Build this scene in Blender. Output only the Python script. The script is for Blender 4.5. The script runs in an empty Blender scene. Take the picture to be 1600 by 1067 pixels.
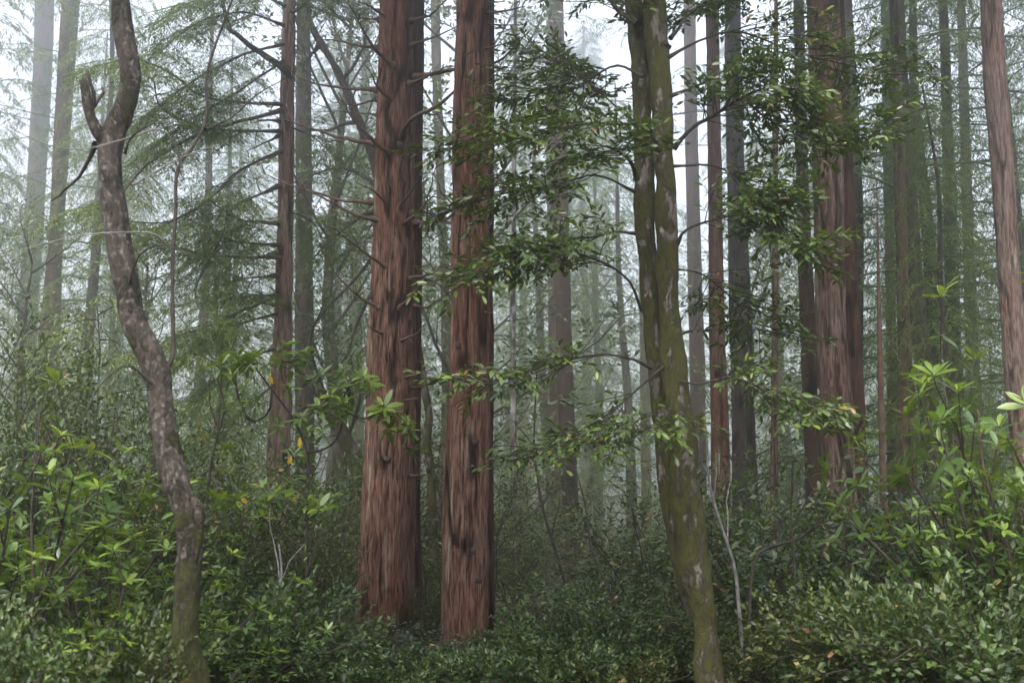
import bpy, math
import numpy as np
from math import radians, cos, sin, pi
rng = np.random.default_rng(7)

# ------------------------------------------------------------------ camera, sky, sun, exposure
SC = bpy.context.scene
COL = SC.collection
F = 1778.0                      # focal length in photograph pixels (1600 wide)
PITCH = radians(7.5)
EYE = np.array([0.0, 0.0, 1.65])
cam = bpy.data.cameras.new("camera")
cam.sensor_width = 36.0
cam.lens = 36.0 * F / 1600.0
cam.clip_start, cam.clip_end = 0.1, 600.0
cam.dof.use_dof = True
cam.dof.focus_distance = 12.0
cam.dof.aperture_fstop = 2.8
camo = bpy.data.objects.new("camera", cam)
COL.objects.link(camo)
camo.location = EYE
camo.rotation_euler = (pi / 2 + PITCH, 0, 0)
SC.camera = camo

SUN_EL, SUN_AZ = radians(58), radians(200)      # high, thin sun behind cloud, from behind-left of the camera
w = bpy.data.worlds.new("World")
SC.world = w
w.use_nodes = True
wn, wl = w.node_tree.nodes, w.node_tree.links
sky = wn.new("ShaderNodeTexSky")
sky.sky_type = 'NISHITA'
sky.sun_disc = False
sky.sun_elevation, sky.sun_rotation = SUN_EL, SUN_AZ
sky.dust_density, sky.air_density, sky.ozone_density = 6.0, 1.0, 1.0
hsv = wn.new("ShaderNodeHueSaturation")
hsv.inputs['Saturation'].default_value = 0.42    # overcast: a grey-white sky
wl.new(sky.outputs[0], hsv.inputs['Color'])
wl.new(hsv.outputs[0], wn['Background'].inputs[0])
wn['Background'].inputs[1].default_value = 0.15

sun = bpy.data.lights.new("sun", 'SUN')
sun.energy, sun.angle, sun.color = 0.6, radians(25), (1.0, 0.97, 0.92)
suno = bpy.data.objects.new("sun", sun)
COL.objects.link(suno)
suno.location = (0, 0, 60)
suno.rotation_euler = (pi / 2 - SUN_EL, 0, pi - SUN_AZ)

SC.view_settings.view_transform = 'Standard'
SC.view_settings.look = 'None'
SC.view_settings.gamma = 1.0
SC.view_settings.use_curve_mapping = False
SC.view_settings.exposure = 2.55
try:
    SC.cycles.use_denoising = True
    SC.cycles.denoiser = 'OPENIMAGEDENOISE'
    SC.cycles.max_bounces = 8
    SC.cycles.diffuse_bounces = 3
    SC.cycles.glossy_bounces = 2
    SC.cycles.transmission_bounces = 3
    SC.cycles.volume_bounces = 6
    SC.cycles.transparent_max_bounces = 4
    SC.cycles.caustics_reflective = False
    SC.cycles.caustics_refractive = False
    SC.cycles.sample_clamp_indirect = 0.18
except Exception as e:
    print('cycles', e)

HAZE_DENSITY = 0.0102

# ------------------------------------------------------------------ numeric helpers
FWD = np.array([0, cos(PITCH), sin(PITCH)])
UPV = np.array([0, -sin(PITCH), cos(PITCH)])


def at(u, v, Y):
    """The world point that stands Y metres in front of the camera where the photograph shows pixel (u, v)."""
    d = FWD + np.array([1.0, 0, 0]) * ((u - 800.0) / F) + UPV * ((533.5 - v) / F)
    return EYE + d * (Y / d[1])


def zdepth(p):
    return float(np.dot(np.asarray(p) - EYE, FWD))


def nrm(a):
    return a / np.maximum(np.linalg.norm(a, axis=-1, keepdims=True), 1e-9)


def ground(x, y):
    x, y = np.asarray(x, float), np.asarray(y, float)
    s = np.clip((y - 13) / 45.0, 0, 1)
    z = -4.2 * s * s * (3 - 2 * s)
    r = np.clip((y - 85) / 85.0, 0, 1)
    z = z + 6.0 * r * r
    z = z + 0.12 * np.sin(x * 0.9 + 1.3) * np.cos(y * 0.7) + 0.25 * np.sin(x * 0.21 + 0.4) * np.sin(y * 0.17 + 2)
    return z + np.where(y < 12, 0.012 * np.abs(x) * 1.0, 0.0)


def smooth(pts, n):
    """Catmull-Rom through the control points, n samples evenly spaced by arc length."""
    p = np.asarray(pts, float)
    if len(p) == 2:
        t = np.linspace(0, 1, n)[:, None]
        return p[0] * (1 - t) + p[1] * t
    q = np.vstack([2 * p[0] - p[1], p, 2 * p[-1] - p[-2]])
    out = []
    for i in range(len(p) - 1):
        t = np.linspace(0, 1, 24, endpoint=False)[:, None]
        a, b, c, d = q[i], q[i + 1], q[i + 2], q[i + 3]
        out.append(0.5 * (2 * b + (c - a) * t + (2 * a - 5 * b + 4 * c - d) * t * t + (3 * b - a - 3 * c + d) * t ** 3))
    out = np.vstack(out + [p[-1:]])
    s = np.concatenate([[0], np.cumsum(np.linalg.norm(np.diff(out[:, :3], axis=0), axis=1))])
    k = np.linspace(0, s[-1], n)
    return np.stack([np.interp(k, s, out[:, j]) for j in range(out.shape[1])], 1)


def lattice(u, v, nu, nv, seed):
    """Value noise in 0..1, periodic in u (0..1 -> nu cells); v in cells."""
    r = np.random.default_rng(seed)
    T = r.random((nu, nv + 2))
    a = (u % 1.0) * nu
    i = np.floor(a).astype(int); fa = a - i; i %= nu
    b = np.clip(v, 0, nv - 0.001)
    j = np.floor(b).astype(int); fb = b - j
    fa = fa * fa * (3 - 2 * fa); fb = fb * fb * (3 - 2 * fb)
    i2 = (i + 1) % nu
    return (T[i, j] * (1 - fa) + T[i2, j] * fa) * (1 - fb) + (T[i, j + 1] * (1 - fa) + T[i2, j + 1] * fa) * fb


class MB:
    """Collects geometry and links it as ONE mesh object."""

    def __init__(self):
        self.v, self.f, self.n = [], [], 0

    def add(self, verts, faces, var=0.5, smooth=True, mat=0):
        verts = np.asarray(verts, float).reshape(-1, 3)
        faces = np.asarray(faces, int)
        if len(faces) == 0:
            return
        self.v.append(verts)
        var = np.broadcast_to(np.asarray(var, float), (len(faces),))
        self.f.append((faces + self.n, var, smooth, mat))
        self.n += len(verts)

    def build(self, name, mats, parent=None, origin=None, loc=None):
        V = np.vstack(self.v)
        if parent is not None and origin is None:
            origin = np.array(ROOT_LOC.get(parent.name, (0, 0, 0)))
        if origin is not None:
            V = V - np.asarray(origin)
        me = bpy.data.meshes.new(name)
        nf = sum(len(f[0]) for f in self.f)
        nl = sum(f[0].size for f in self.f)
        me.vertices.add(len(V)); me.vertices.foreach_set('co', V.astype(np.float32).ravel())
        me.loops.add(nl); me.polygons.add(nf)
        me.loops.foreach_set('vertex_index', np.concatenate([f[0].ravel() for f in self.f]).astype(np.int32))
        tot = np.concatenate([np.full(len(f[0]), f[0].shape[1]) for f in self.f])
        me.polygons.foreach_set('loop_start', np.concatenate([[0], np.cumsum(tot)[:-1]]).astype(np.int32))
        me.polygons.foreach_set('material_index', np.concatenate([np.full(len(f[0]), f[3]) for f in self.f]).astype(np.int32))
        me.polygons.foreach_set('use_smooth', np.concatenate([np.full(len(f[0]), f[2]) for f in self.f]))
        at_ = me.attributes.new('var', 'FLOAT', 'FACE')
        at_.data.foreach_set('value', np.concatenate([f[1] for f in self.f]).astype(np.float32))
        me.update(calc_edges=True)
        for m in (mats if isinstance(mats, (list, tuple)) else [mats]):
            me.materials.append(m)
        o = bpy.data.objects.new(name, me)
        COL.objects.link(o)
        if parent is not None:
            o.parent = parent
            ROOT_LOC[o.name] = tuple(origin)
        if loc is not None:
            o.location = loc
        return o


ROOT_LOC = {}


def tag(o, label=None, cat=None, group=None, kind=None):
    for k, x in (('label', label), ('category', cat), ('group', group), ('kind', kind)):
        if x:
            o[k] = x
    return o


def thing(name, label, cat, loc, group=None):
    o = bpy.data.objects.new(name, None)
    COL.objects.link(o)
    o.location = loc
    o.empty_display_size = 0.2
    ROOT_LOC[o.name] = tuple(float(c) for c in loc)
    return tag(o, label, cat, group)


def dup(root, loc, rotz, scale, label=None, group=None):
    """A copy of a thing with copies of its parts and sub-parts."""
    r = root.copy(); COL.objects.link(r)
    r.location = loc; r.rotation_euler = (0, 0, rotz); r.scale = scale
    if label: r['label'] = label
    if group: r['group'] = group
    for ch in list(root.children):
        c = ch.copy(); COL.objects.link(c); c.parent = r
        for g in list(ch.children):
            d = g.copy(); COL.objects.link(d); d.parent = c
    return r


def frames(paths):
    T = np.gradient(paths, axis=1)
    T = nrm(T)
    m = np.abs(T.mean(1))
    ref = np.zeros((len(paths), 3))
    ref[np.arange(len(paths)), np.argmin(m, 1)] = 1
    U = nrm(np.cross(T, ref[:, None, :]))
    return T, U, np.cross(T, U)


def tubes(mb, paths, radii, sides=5, var=0.5, mat=0, cap=True):
    """Tapered tubes along paths (n, m, 3) with radii (n, m)."""
    paths = np.asarray(paths, float)
    if paths.ndim == 2:
        paths = paths[None]
    n, m, _ = paths.shape
    radii = np.broadcast_to(np.asarray(radii, float), (n, m))
    if cap:
        paths = np.concatenate([paths, paths[:, -1:] + (paths[:, -1:] - paths[:, -2:-1]) * 0.02 + 1e-6], 1)
        radii = np.concatenate([radii, radii[:, -1:] * 0.02], 1)
        m += 1
    T, U, V = frames(paths)
    if cap:
        U[:, -1], V[:, -1] = U[:, -2], V[:, -2]
    a = np.arange(sides) * 2 * pi / sides
    ring = U[:, :, None] * np.cos(a)[:, None] + V[:, :, None] * np.sin(a)[:, None]
    P = paths[:, :, None] + ring * radii[:, :, None, None]
    idx = np.arange(n * m * sides).reshape(n, m, sides)
    A, B = idx[:, :-1], idx[:, 1:]
    q = np.stack([A, np.roll(A, -1, 2), np.roll(B, -1, 2), B], -1).reshape(-1, 4)
    mb.add(P.reshape(-1, 3), q, var, True, mat)


def ramify(paths, k, length, angle, up=0.0, t0=0.2, t1=1.0, m=6, curve=0.0, flat=0.0, wob=0.12):
    """k side branches on every path: (n, m0, 3) -> (n*k, m, 3)."""
    n, m0, _ = paths.shape
    t = (np.linspace(t0, t1, k)[None] + rng.uniform(-.5, .5, (n, k)) * (t1 - t0) / k).clip(0, 1) * (m0 - 1)
    i = np.minimum(t.astype(int), m0 - 2)
    f = (t - i)[..., None]
    r = np.arange(n)[:, None]
    P = paths[r, i] * (1 - f) + paths[r, i + 1] * f
    T = nrm(paths[r, i + 1] - paths[r, i])
    rnd = rng.normal(size=(n, k, 3))
    side = np.cross(T, [0, 0, 1.0])
    alt = np.where((np.arange(k) % 2)[None, :, None] == 0, 1.0, -1.0)
    perp = nrm(np.cross(T, rnd)) * (1 - flat) + nrm(side) * alt * flat
    a = angle * rng.uniform(.7, 1.3, (n, k, 1))
    D = nrm(T * np.cos(a) + nrm(perp) * np.sin(a) + np.array([0, 0, up]))
    L = (length * rng.uniform(.6, 1.25, (n, k)) * (1.1 - 0.45 * t / (m0 - 1)))[..., None, None]
    s = np.linspace(0, 1, m)[None, None, :, None]
    w_ = np.cumsum(rng.normal(size=(n, k, m, 3)) * wob / m, 2)
    Q = P[:, :, None] + D[:, :, None] * s * L + w_ * L * s + np.array([0, 0, 1.0]) * curve * L * s * s
    return Q.reshape(n * k, m, 3)


def template(shape):
    if shape == 'blade':          # narrow flat needle spray
        v = [(0, 0, 0), (.45, .5, 0), (1, 0, 0), (.45, -.5, 0)]
        f = [[0, 1, 2, 3]]
        return np.array(v), [np.array(f)]
    if shape == 'small':          # folded little leaf
        v = [(0, 0, 0), (.45, .5, .12), (1, 0, 0), (.45, -.5, .12)]
        return np.array(v), [np.array([[0, 3, 2], [0, 2, 1]])]
    # full leaf with a midrib and a curved blade
    x = [.0, .12, .34, .62, .86, 1.0]
    h = [.03, .2, .46, .5, .27, .0]
    v, q = [], []
    for xi, hi in zip(x, h):
        v += [(xi, hi, .18 * hi), (xi, 0, 0), (xi, -hi, .18 * hi)]
    for i in range(5):
        a, b = 3 * i, 3 * i + 3
        q += [[a, a + 1, b + 1, b], [a + 1, a + 2, b + 2, b + 1]]
    return np.array(v), [np.array(q)]


def leaves(mb, P, D, N, L, W, shape='small', bend=0.0, var=None, mat=0):
    n = len(P)
    if n == 0:
        return
    D = nrm(D)
    S = nrm(np.cross(N, D)); N = np.cross(D, S)
    v, fs = template(shape)
    L = np.broadcast_to(np.asarray(L, float), (n,)); W = np.broadcast_to(np.asarray(W, float), (n,))
    b = np.broadcast_to(np.asarray(bend, float), (n,))
    nz = v[None, :, 2] * W[:, None] - b[:, None] * L[:, None] * v[None, :, 0] ** 2
    X = P[:, None] + D[:, None] * (v[None, :, 0] * L[:, None])[..., None] + S[:, None] * (v[None, :, 1] * W[:, None])[..., None] + N[:, None] * nz[..., None]
    k = len(v)
    if var is None:
        var = rng.random(n)
    for f in fs:
        faces = (f[None] + (np.arange(n) * k)[:, None, None]).reshape(-1, f.shape[1])
        mb.add(X.reshape(-1, 3), faces, np.repeat(var, len(f)), shape == 'full', mat)


def leaves_on(mb, paths, k, L, W, shape='small', spread=0.9, t0=0.15, bend=0.0, droop=0.0, lean=0.5, base_var=None):
    """k leaves along every path, alternately left and right."""
    n, m, _ = paths.shape
    t = np.linspace(t0, 1, k)[None] * (m - 1) * np.ones((n, 1))
    i = np.minimum(t.astype(int), m - 2); f = (t - i)[..., None]
    r = np.arange(n)[:, None]
    P = paths[r, i] * (1 - f) + paths[r, i + 1] * f
    T = nrm(paths[r, i + 1] - paths[r, i])
    side = nrm(np.cross(T, np.array([0, 0, 1.0]) + rng.normal(size=(n, k, 3)) * .25))
    alt = np.where((np.arange(k) % 2)[None, :, None] == 0, 1.0, -1.0)
    a = spread * rng.uniform(.6, 1.35, (n, k, 1))
    a[:, -1] *= 0.25
    D = nrm(T * np.cos(a) + side * alt * np.sin(a) + rng.normal(size=(n, k, 3)) * .15 + np.array([0, 0, -droop]))
    N = nrm(np.array([0, 0, 1.0]) + rng.normal(size=(n, k, 3)) * lean)
    sz = rng.uniform(.65, 1.15, n * k)
    var = rng.random(n * k)
    if base_var is not None:
        var = np.clip(.55 * np.repeat(base_var, k) + .45 * var, 0, 1)
    leaves(mb, P.reshape(-1, 3), D.reshape(-1, 3), N.reshape(-1, 3), L * sz, W * sz, shape, bend, var)


def whorls(mb, C, U, k, L, W, elev=0.35, var0=None):
    """Rosettes of k long leaves round each centre."""
    n = len(C)
    U = nrm(U)
    R = nrm(np.cross(U, rng.normal(size=(n, 3)))); Q = np.cross(U, R)
    a = (np.arange(k) / k * 2 * pi)[None] + rng.uniform(-.3, .3, (n, k)) + rng.uniform(0, 6, (n, 1))
    e = elev + rng.uniform(-.45, .5, (n, k))
    rad = R[:, None] * np.cos(a)[..., None] + Q[:, None] * np.sin(a)[..., None]
    D = rad * np.cos(e)[..., None] + U[:, None] * np.sin(e)[..., None]
    N = U[:, None] * np.cos(e)[..., None] - rad * np.sin(e)[..., None] + rng.normal(size=(n, k, 3)) * .15
    sz = rng.uniform(.65, 1.15, (n, k)) * rng.uniform(.75, 1.15, (n, 1))
    P = C[:, None] + D * 0.008 - U[:, None] * (rng.uniform(0, .02, (n, k, 1)))
    v = rng.random((n, k)) * .4 + (rng.random((n, 1)) * .6 if var0 is None else np.asarray(var0)[:, None] * .6)
    leaves(mb, P.reshape(-1, 3), D.reshape(-1, 3), N.reshape(-1, 3), (L * sz).ravel(), (W * sz).ravel(), 'full', rng.uniform(.0, .35, n * k), v.ravel())


def sprays(mb, paths, k, length, blades, bl, bw, droop=0.5, flat=0.9, t0=0.12, angle=1.0, tw=None, twr=0.003):
    """Conifer foliage: k drooping branchlets on every path, each set with flat blades both sides."""
    sub = ramify(paths, k, length, angle, up=-0.12, t0=t0, m=5, curve=-droop, flat=flat, wob=.1)
    leaves_on(mb, sub, blades, bl, bw, 'blade', spread=.75, t0=.1, droop=droop * .6, lean=.5, base_var=rng.random(len(sub)))
    if tw is not None:
        tubes(tw, sub, np.linspace(twr, twr * .3, 5)[None], 3)
    return sub


# ------------------------------------------------------------------ materials
def new_mat(name):
    m = bpy.data.materials.new(name)
    m.use_nodes = True
    nt = m.node_tree
    return m, nt.nodes, nt.links, nt.nodes['Principled BSDF']


def ramp(nodes, stops):
    r = nodes.new('ShaderNodeValToRGB')
    e = r.color_ramp.elements
    while len(e) < len(stops):
        e.new(0.5)
    for x, (p, c) in zip(e, stops):
        x.position = p
        x.color = (c[0], c[1], c[2], 1)
    return r


def noise(nodes, links, scale, detail=5.0, src=None, rough=.6, dist=0.0):
    tc = nodes.new('ShaderNodeTexCoord')
    mp = nodes.new('ShaderNodeMapping')
    mp.inputs['Scale'].default_value = scale
    links.new((src or tc.outputs['Object']), mp.inputs['Vector'])
    n = nodes.new('ShaderNodeTexNoise')
    n.inputs['Scale'].default_value = 1.0
    n.inputs['Detail'].default_value = detail
    n.inputs['Roughness'].default_value = rough
    n.inputs['Distortion'].default_value = dist
    links.new(mp.outputs[0], n.inputs['Vector'])
    return n.outputs['Fac']


def mix(nodes, links, fac, a, b):
    x = nodes.new('ShaderNodeMix')
    x.data_type = 'RGBA'
    for sock, val in ((x.inputs[0], fac), (x.inputs[6], a), (x.inputs[7], b)):
        if hasattr(val, 'is_linked'):
            links.new(val, sock)
        elif isinstance(val, (int, float)):
            sock.default_value = val
        else:
            sock.default_value = (*val, 1)
    return x.outputs[2]


def step(nodes, links, src, lo, hi):
    x = nodes.new('ShaderNodeMapRange')
    x.interpolation_type = 'SMOOTHSTEP'
    links.new(src, x.inputs[0])
    x.inputs[1].default_value, x.inputs[2].default_value = lo, hi
    return x.outputs[0]


def mul(nodes, links, a, b, op='MULTIPLY'):
    x = nodes.new('ShaderNodeMath')
    x.operation = op
    for s, v in ((x.inputs[0], a), (x.inputs[1], b)):
        if hasattr(v, 'is_linked'):
            links.new(v, s)
        else:
            s.default_value = v
    return x.outputs[0]


def bump(nodes, links, bsdf, h, strength, dist):
    b = nodes.new('ShaderNodeBump')
    b.inputs['Strength'].default_value = strength
    b.inputs['Distance'].default_value = dist
    links.new(h, b.inputs['Height'])
    links.new(b.outputs[0], bsdf.inputs['Normal'])


def bark_redwood(name, dark, mid, light, lichen=(.30, .31, .23), lichen_at=.60, furrow=True, fine=1.0):
    m, N, L, B = new_mat(name)
    n1 = noise(N, L, (48 * fine, 48 * fine, 2.6), 8, rough=.66, dist=.4)
    n5 = noise(N, L, (16 * fine, 16 * fine, 5.0), 6, rough=.65, dist=.8)
    n2 = noise(N, L, (2.2, 2.2, .7), 3)
    n3 = noise(N, L, (9, 9, .75), 5, dist=.4)
    n4 = noise(N, L, (70, 70, 6), 4)
    c = ramp(N, [(.40, dark), (.485, mid), (.60, light)])
    L.new(mul(N, L, mul(N, L, n1, .8), mul(N, L, n5, .2), 'ADD'), c.inputs[0])
    red = mix(N, L, step(N, L, n2, .38, .66), c.outputs[0], tuple(x * k for x, k in zip(mid, (1.05, .82, .74))))
    col = mix(N, L, mul(N, L, step(N, L, n3, lichen_at, lichen_at + .12), .75), red, lichen)
    col = mix(N, L, mul(N, L, step(N, L, n4, .47, .60), .6), col, light)
    col = mix(N, L, mul(N, L, step(N, L, n4, .48, .36), .65), col, dark)
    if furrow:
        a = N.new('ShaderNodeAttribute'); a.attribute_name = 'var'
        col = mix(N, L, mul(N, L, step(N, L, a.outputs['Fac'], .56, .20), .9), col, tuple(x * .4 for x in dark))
    L.new(col, B.inputs['Base Color'])
    B.inputs['Roughness'].default_value = .9
    B.inputs['Specular IOR Level'].default_value = .08
    bump(N, L, B, mul(N, L, mul(N, L, mul(N, L, n1, .7), mul(N, L, n5, .5), 'ADD'), mul(N, L, n4, .35), 'ADD'), 1.0, .05)
    return m


def bark_patchy(name, base0, base1, patch, patch_at, moss, moss_at, side=0.0, zmoss=None, ps=(11, 11, 5), moss_d=(6.5, 6.5, 3.2)):
    """Smooth bark with pale lichen blotches and moss."""
    m, N, L, B = new_mat(name)
    n1 = noise(N, L, (30, 30, 9), 6)
    n2 = noise(N, L, ps, 8, rough=.72)
    n3 = noise(N, L, moss_d, 8, rough=.72, dist=.3)
    n6 = noise(N, L, (24, 24, 10), 5, rough=.7)
    n4 = noise(N, L, (120, 120, 80), 3)
    c = ramp(N, [(.3, base0), (.7, base1)])
    L.new(n1, c.inputs[0])
    col = mix(N, L, step(N, L, n2, patch_at - .03, patch_at + .12), c.outputs[0], patch)
    mf = n3
    if side:
        g = N.new('ShaderNodeNewGeometry')
        sx = N.new('ShaderNodeSeparateXYZ')
        L.new(g.outputs['Normal'], sx.inputs[0])
        mf = mul(N, L, n3, mul(N, L, mul(N, L, sx.outputs[0], sx.outputs[0]), side), 'ADD')
    if zmoss:
        tc = N.new('ShaderNodeTexCoord'); sz = N.new('ShaderNodeSeparateXYZ')
        L.new(tc.outputs['Object'], sz.inputs[0])
        mf = mul(N, L, mf, mul(N, L, step(N, L, sz.outputs[2], zmoss[1], zmoss[0]), zmoss[2]), 'ADD')
    mc = ramp(N, [(.3, tuple(x * .45 for x in moss)), (.7, moss)])
    L.new(n4, mc.inputs[0])
    mask = step(N, L, mf, moss_at - .02, moss_at + .08)
    mossc = mix(N, L, step(N, L, n6, .45, .68), mc.outputs[0], tuple(x * k for x, k in zip(moss, (.55, .42, .8))))
    col = mix(N, L, mul(N, L, mask, .93), col, mossc)
    L.new(col, B.inputs['Base Color'])
    B.inputs['Roughness'].default_value = .9
    B.inputs['Specular IOR Level'].default_value = .2
    bump(N, L, B, mul(N, L, mul(N, L, n1, .5), mul(N, L, mul(N, L, mul(N, L, n4, .6), mul(N, L, n6, .9), 'ADD'), mask), 'ADD'), 1.0, .025)
    return m


def simple_mat(name, c0, c1, scale, rough=.85):
    m, N, L, B = new_mat(name)
    n = noise(N, L, scale, 5)
    r = ramp(N, [(.3, c0), (.7, c1)])
    L.new(n, r.inputs[0])
    L.new(r.outputs[0], B.inputs['Base Color'])
    B.inputs['Roughness'].default_value = rough
    B.inputs['Specular IOR Level'].default_value = .25
    bump(N, L, B, n, .6, .01)
    return m


def leaf_mat(name, stops, rough=.45, spec=.5, trans=.3, tcol=None):
    m, N, L, B = new_mat(name)
    a = N.new('ShaderNodeAttribute'); a.attribute_name = 'var'
    r = ramp(N, stops)
    L.new(a.outputs['Fac'], r.inputs[0])
    L.new(r.outputs[0], B.inputs['Base Color'])
    B.inputs['Roughness'].default_value = rough
    B.inputs['Specular IOR Level'].default_value = spec
    t = N.new('ShaderNodeBsdfTranslucent')
    tc = mix(N, L, .5, r.outputs[0], tcol or (.12, .2, .02))
    L.new(tc, t.inputs['Color'])
    ms = N.new('ShaderNodeMixShader')
    ms.inputs[0].default_value = trans
    L.new(B.outputs[0], ms.inputs[1]); L.new(t.outputs[0], ms.inputs[2])
    L.new(ms.outputs[0], N['Material Output'].inputs['Surface'])
    return m


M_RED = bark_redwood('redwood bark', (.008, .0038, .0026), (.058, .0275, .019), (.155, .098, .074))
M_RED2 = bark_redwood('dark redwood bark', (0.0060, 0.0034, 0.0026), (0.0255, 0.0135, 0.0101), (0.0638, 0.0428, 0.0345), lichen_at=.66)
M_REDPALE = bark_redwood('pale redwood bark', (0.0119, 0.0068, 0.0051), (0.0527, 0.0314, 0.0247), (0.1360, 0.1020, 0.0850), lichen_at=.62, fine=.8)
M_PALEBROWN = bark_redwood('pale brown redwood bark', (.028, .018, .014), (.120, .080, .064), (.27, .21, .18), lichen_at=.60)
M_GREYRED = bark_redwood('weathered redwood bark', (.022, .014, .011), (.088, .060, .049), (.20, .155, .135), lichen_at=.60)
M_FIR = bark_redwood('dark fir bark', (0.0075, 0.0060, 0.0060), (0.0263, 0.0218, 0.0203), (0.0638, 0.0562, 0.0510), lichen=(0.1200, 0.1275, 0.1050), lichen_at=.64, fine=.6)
M_ALDER = bark_patchy('lichened grey brown bark', (.008, .0065, .005), (.040, .032, .025), (.10, .092, .08), .53, (.030, .034, .006), .55, zmoss=(.4, 1.8, .19), ps=(38, 38, 28), moss_d=(7, 7, 4))
M_BAY = bark_patchy('mossy laurel bark', (.036, .032, .026), (.112, .10, .08), (.20, .185, .155), .57, (.042, .045, .006), .455, side=.10, ps=(22, 22, 12), moss_d=(9, 9, 4.5))
M_MOSSY = bark_patchy('mossy slim bark', (.028, .025, .020), (.085, .075, .058), (.19, .18, .16), .60, (.036, .040, .008), .47)
M_SLIM = bark_patchy('whitish slim bark', (.05, .045, .04), (.14, .125, .10), (.32, .31, .29), .50, (.045, .050, .010), .54)
M_DEAD = simple_mat('dead branch wood', (.018, .011, .008), (.075, .046, .033), (14, 14, 14))
M_TWIG = simple_mat('dark twig bark', (.010, .008, .006), (.036, .029, .023), (20, 20, 20))
M_PALETWIG = simple_mat('pale grey twig bark', (.06, .057, .055), (.20, .195, .19), (20, 20, 20))
M_BAYLEAF = leaf_mat('laurel leaf', [(.0, (0.0195, 0.0351, 0.0097)), (.45, (0.0390, 0.0644, 0.0136)), (.8, (0.0731, 0.1121, 0.0175)), (.90, (0.1365, 0.1755, 0.0244)), (.94, (0.1950, 0.0975, 0.0488))], .36, .6, .2)
M_TANLEAF = leaf_mat('tanoak leaf', [(.0, (0.0126, 0.0216, 0.0080)), (.4, (0.0252, 0.0414, 0.0116)), (.8, (0.0496, 0.0720, 0.0162)), (.88, (0.1080, 0.1440, 0.0316)), (.92, (0.2340, 0.1260, 0.0630))], .4, .5, .28)
M_BLUELEAF = leaf_mat('blue grey leaf', [(.0, (0.0120, 0.0225, 0.0142)), (.6, (0.0255, 0.0435, 0.0270)), (.90, (0.0488, 0.0713, 0.0375)), (.94, (0.2250, 0.1275, 0.0750))], .42, .5, .2)
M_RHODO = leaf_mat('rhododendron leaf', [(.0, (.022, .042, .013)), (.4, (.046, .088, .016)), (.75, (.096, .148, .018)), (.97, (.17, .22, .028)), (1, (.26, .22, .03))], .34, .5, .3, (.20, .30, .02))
M_YELLOW = leaf_mat('yellowed leaf', [(0, (.50, .28, .02)), (1, (.55, .36, .04))], .5, .3, .3, (.6, .4, .02))
M_ORANGE = leaf_mat('orange dead leaf', [(0, (.34, .10, .03)), (1, (.42, .16, .05))], .6, .3, .25, (.5, .2, .05))
M_HUCK = leaf_mat('huckleberry leaf', [(.0, (0.0110, 0.0218, 0.0080)), (.5, (0.0239, 0.0438, 0.0130)), (.85, (0.0497, 0.0815, 0.0179)), (1, (0.1095, 0.1392, 0.0298))], .42, .35, .18)
M_HUCK2 = leaf_mat('olive huckleberry leaf', [(.0, (0.0102, 0.0152, 0.0042)), (.5, (0.0237, 0.0339, 0.0077)), (.85, (0.0466, 0.0611, 0.0127)), (.91, (0.0849, 0.0934, 0.0187)), (.94, (0.1697, 0.0849, 0.0424))], .45, .3, .2)
M_CON = leaf_mat('conifer spray', [(.0, (.032, .048, .012)), (.5, (.062, .088, .018)), (1, (.115, .14, .032))], .55, .3, .32)
M_CONDARK = leaf_mat('dark conifer spray', [(.0, (.022, .044, .016)), (.6, (.046, .082, .024)), (1, (.085, .13, .034))], .55, .3, .25)
M_SOIL = simple_mat('forest floor litter', (0.0108, 0.0078, 0.0054), (0.0450, 0.0300, 0.0192), (5, 5, 5), .95)

# ------------------------------------------------------------------ ground
xs = np.concatenate([np.linspace(-100, -16, 30), np.linspace(-15, 15, 81), np.linspace(16, 100, 30)])
ys = np.concatenate([np.linspace(-13, 0, 8), np.linspace(.4, 24, 70), np.linspace(25, 172, 70)])
X, Y = np.meshgrid(xs, ys, indexing='ij')
Zg = ground(X, Y)
idx = np.arange(X.size).reshape(X.shape)
q = np.stack([idx[:-1, :-1], idx[1:, :-1], idx[1:, 1:], idx[:-1, 1:]], -1).reshape(-1, 4)
mb = MB(); mb.add(np.stack([X, Y, Zg], -1), q)
tag(mb.build('ground', M_SOIL), kind='structure')


# ------------------------------------------------------------------ trunks
def px_path(rows, Yd):
    """rows of (x_left, x_right, v) in photograph pixels -> centre points with radius, for a trunk Yd metres away."""
    out = []
    for a, b, v in rows:
        p = at((a + b) / 2, v, Yd)
        out.append([*p, (b - a) / 2 / F * zdepth(p)])
    return np.array(out)


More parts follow.
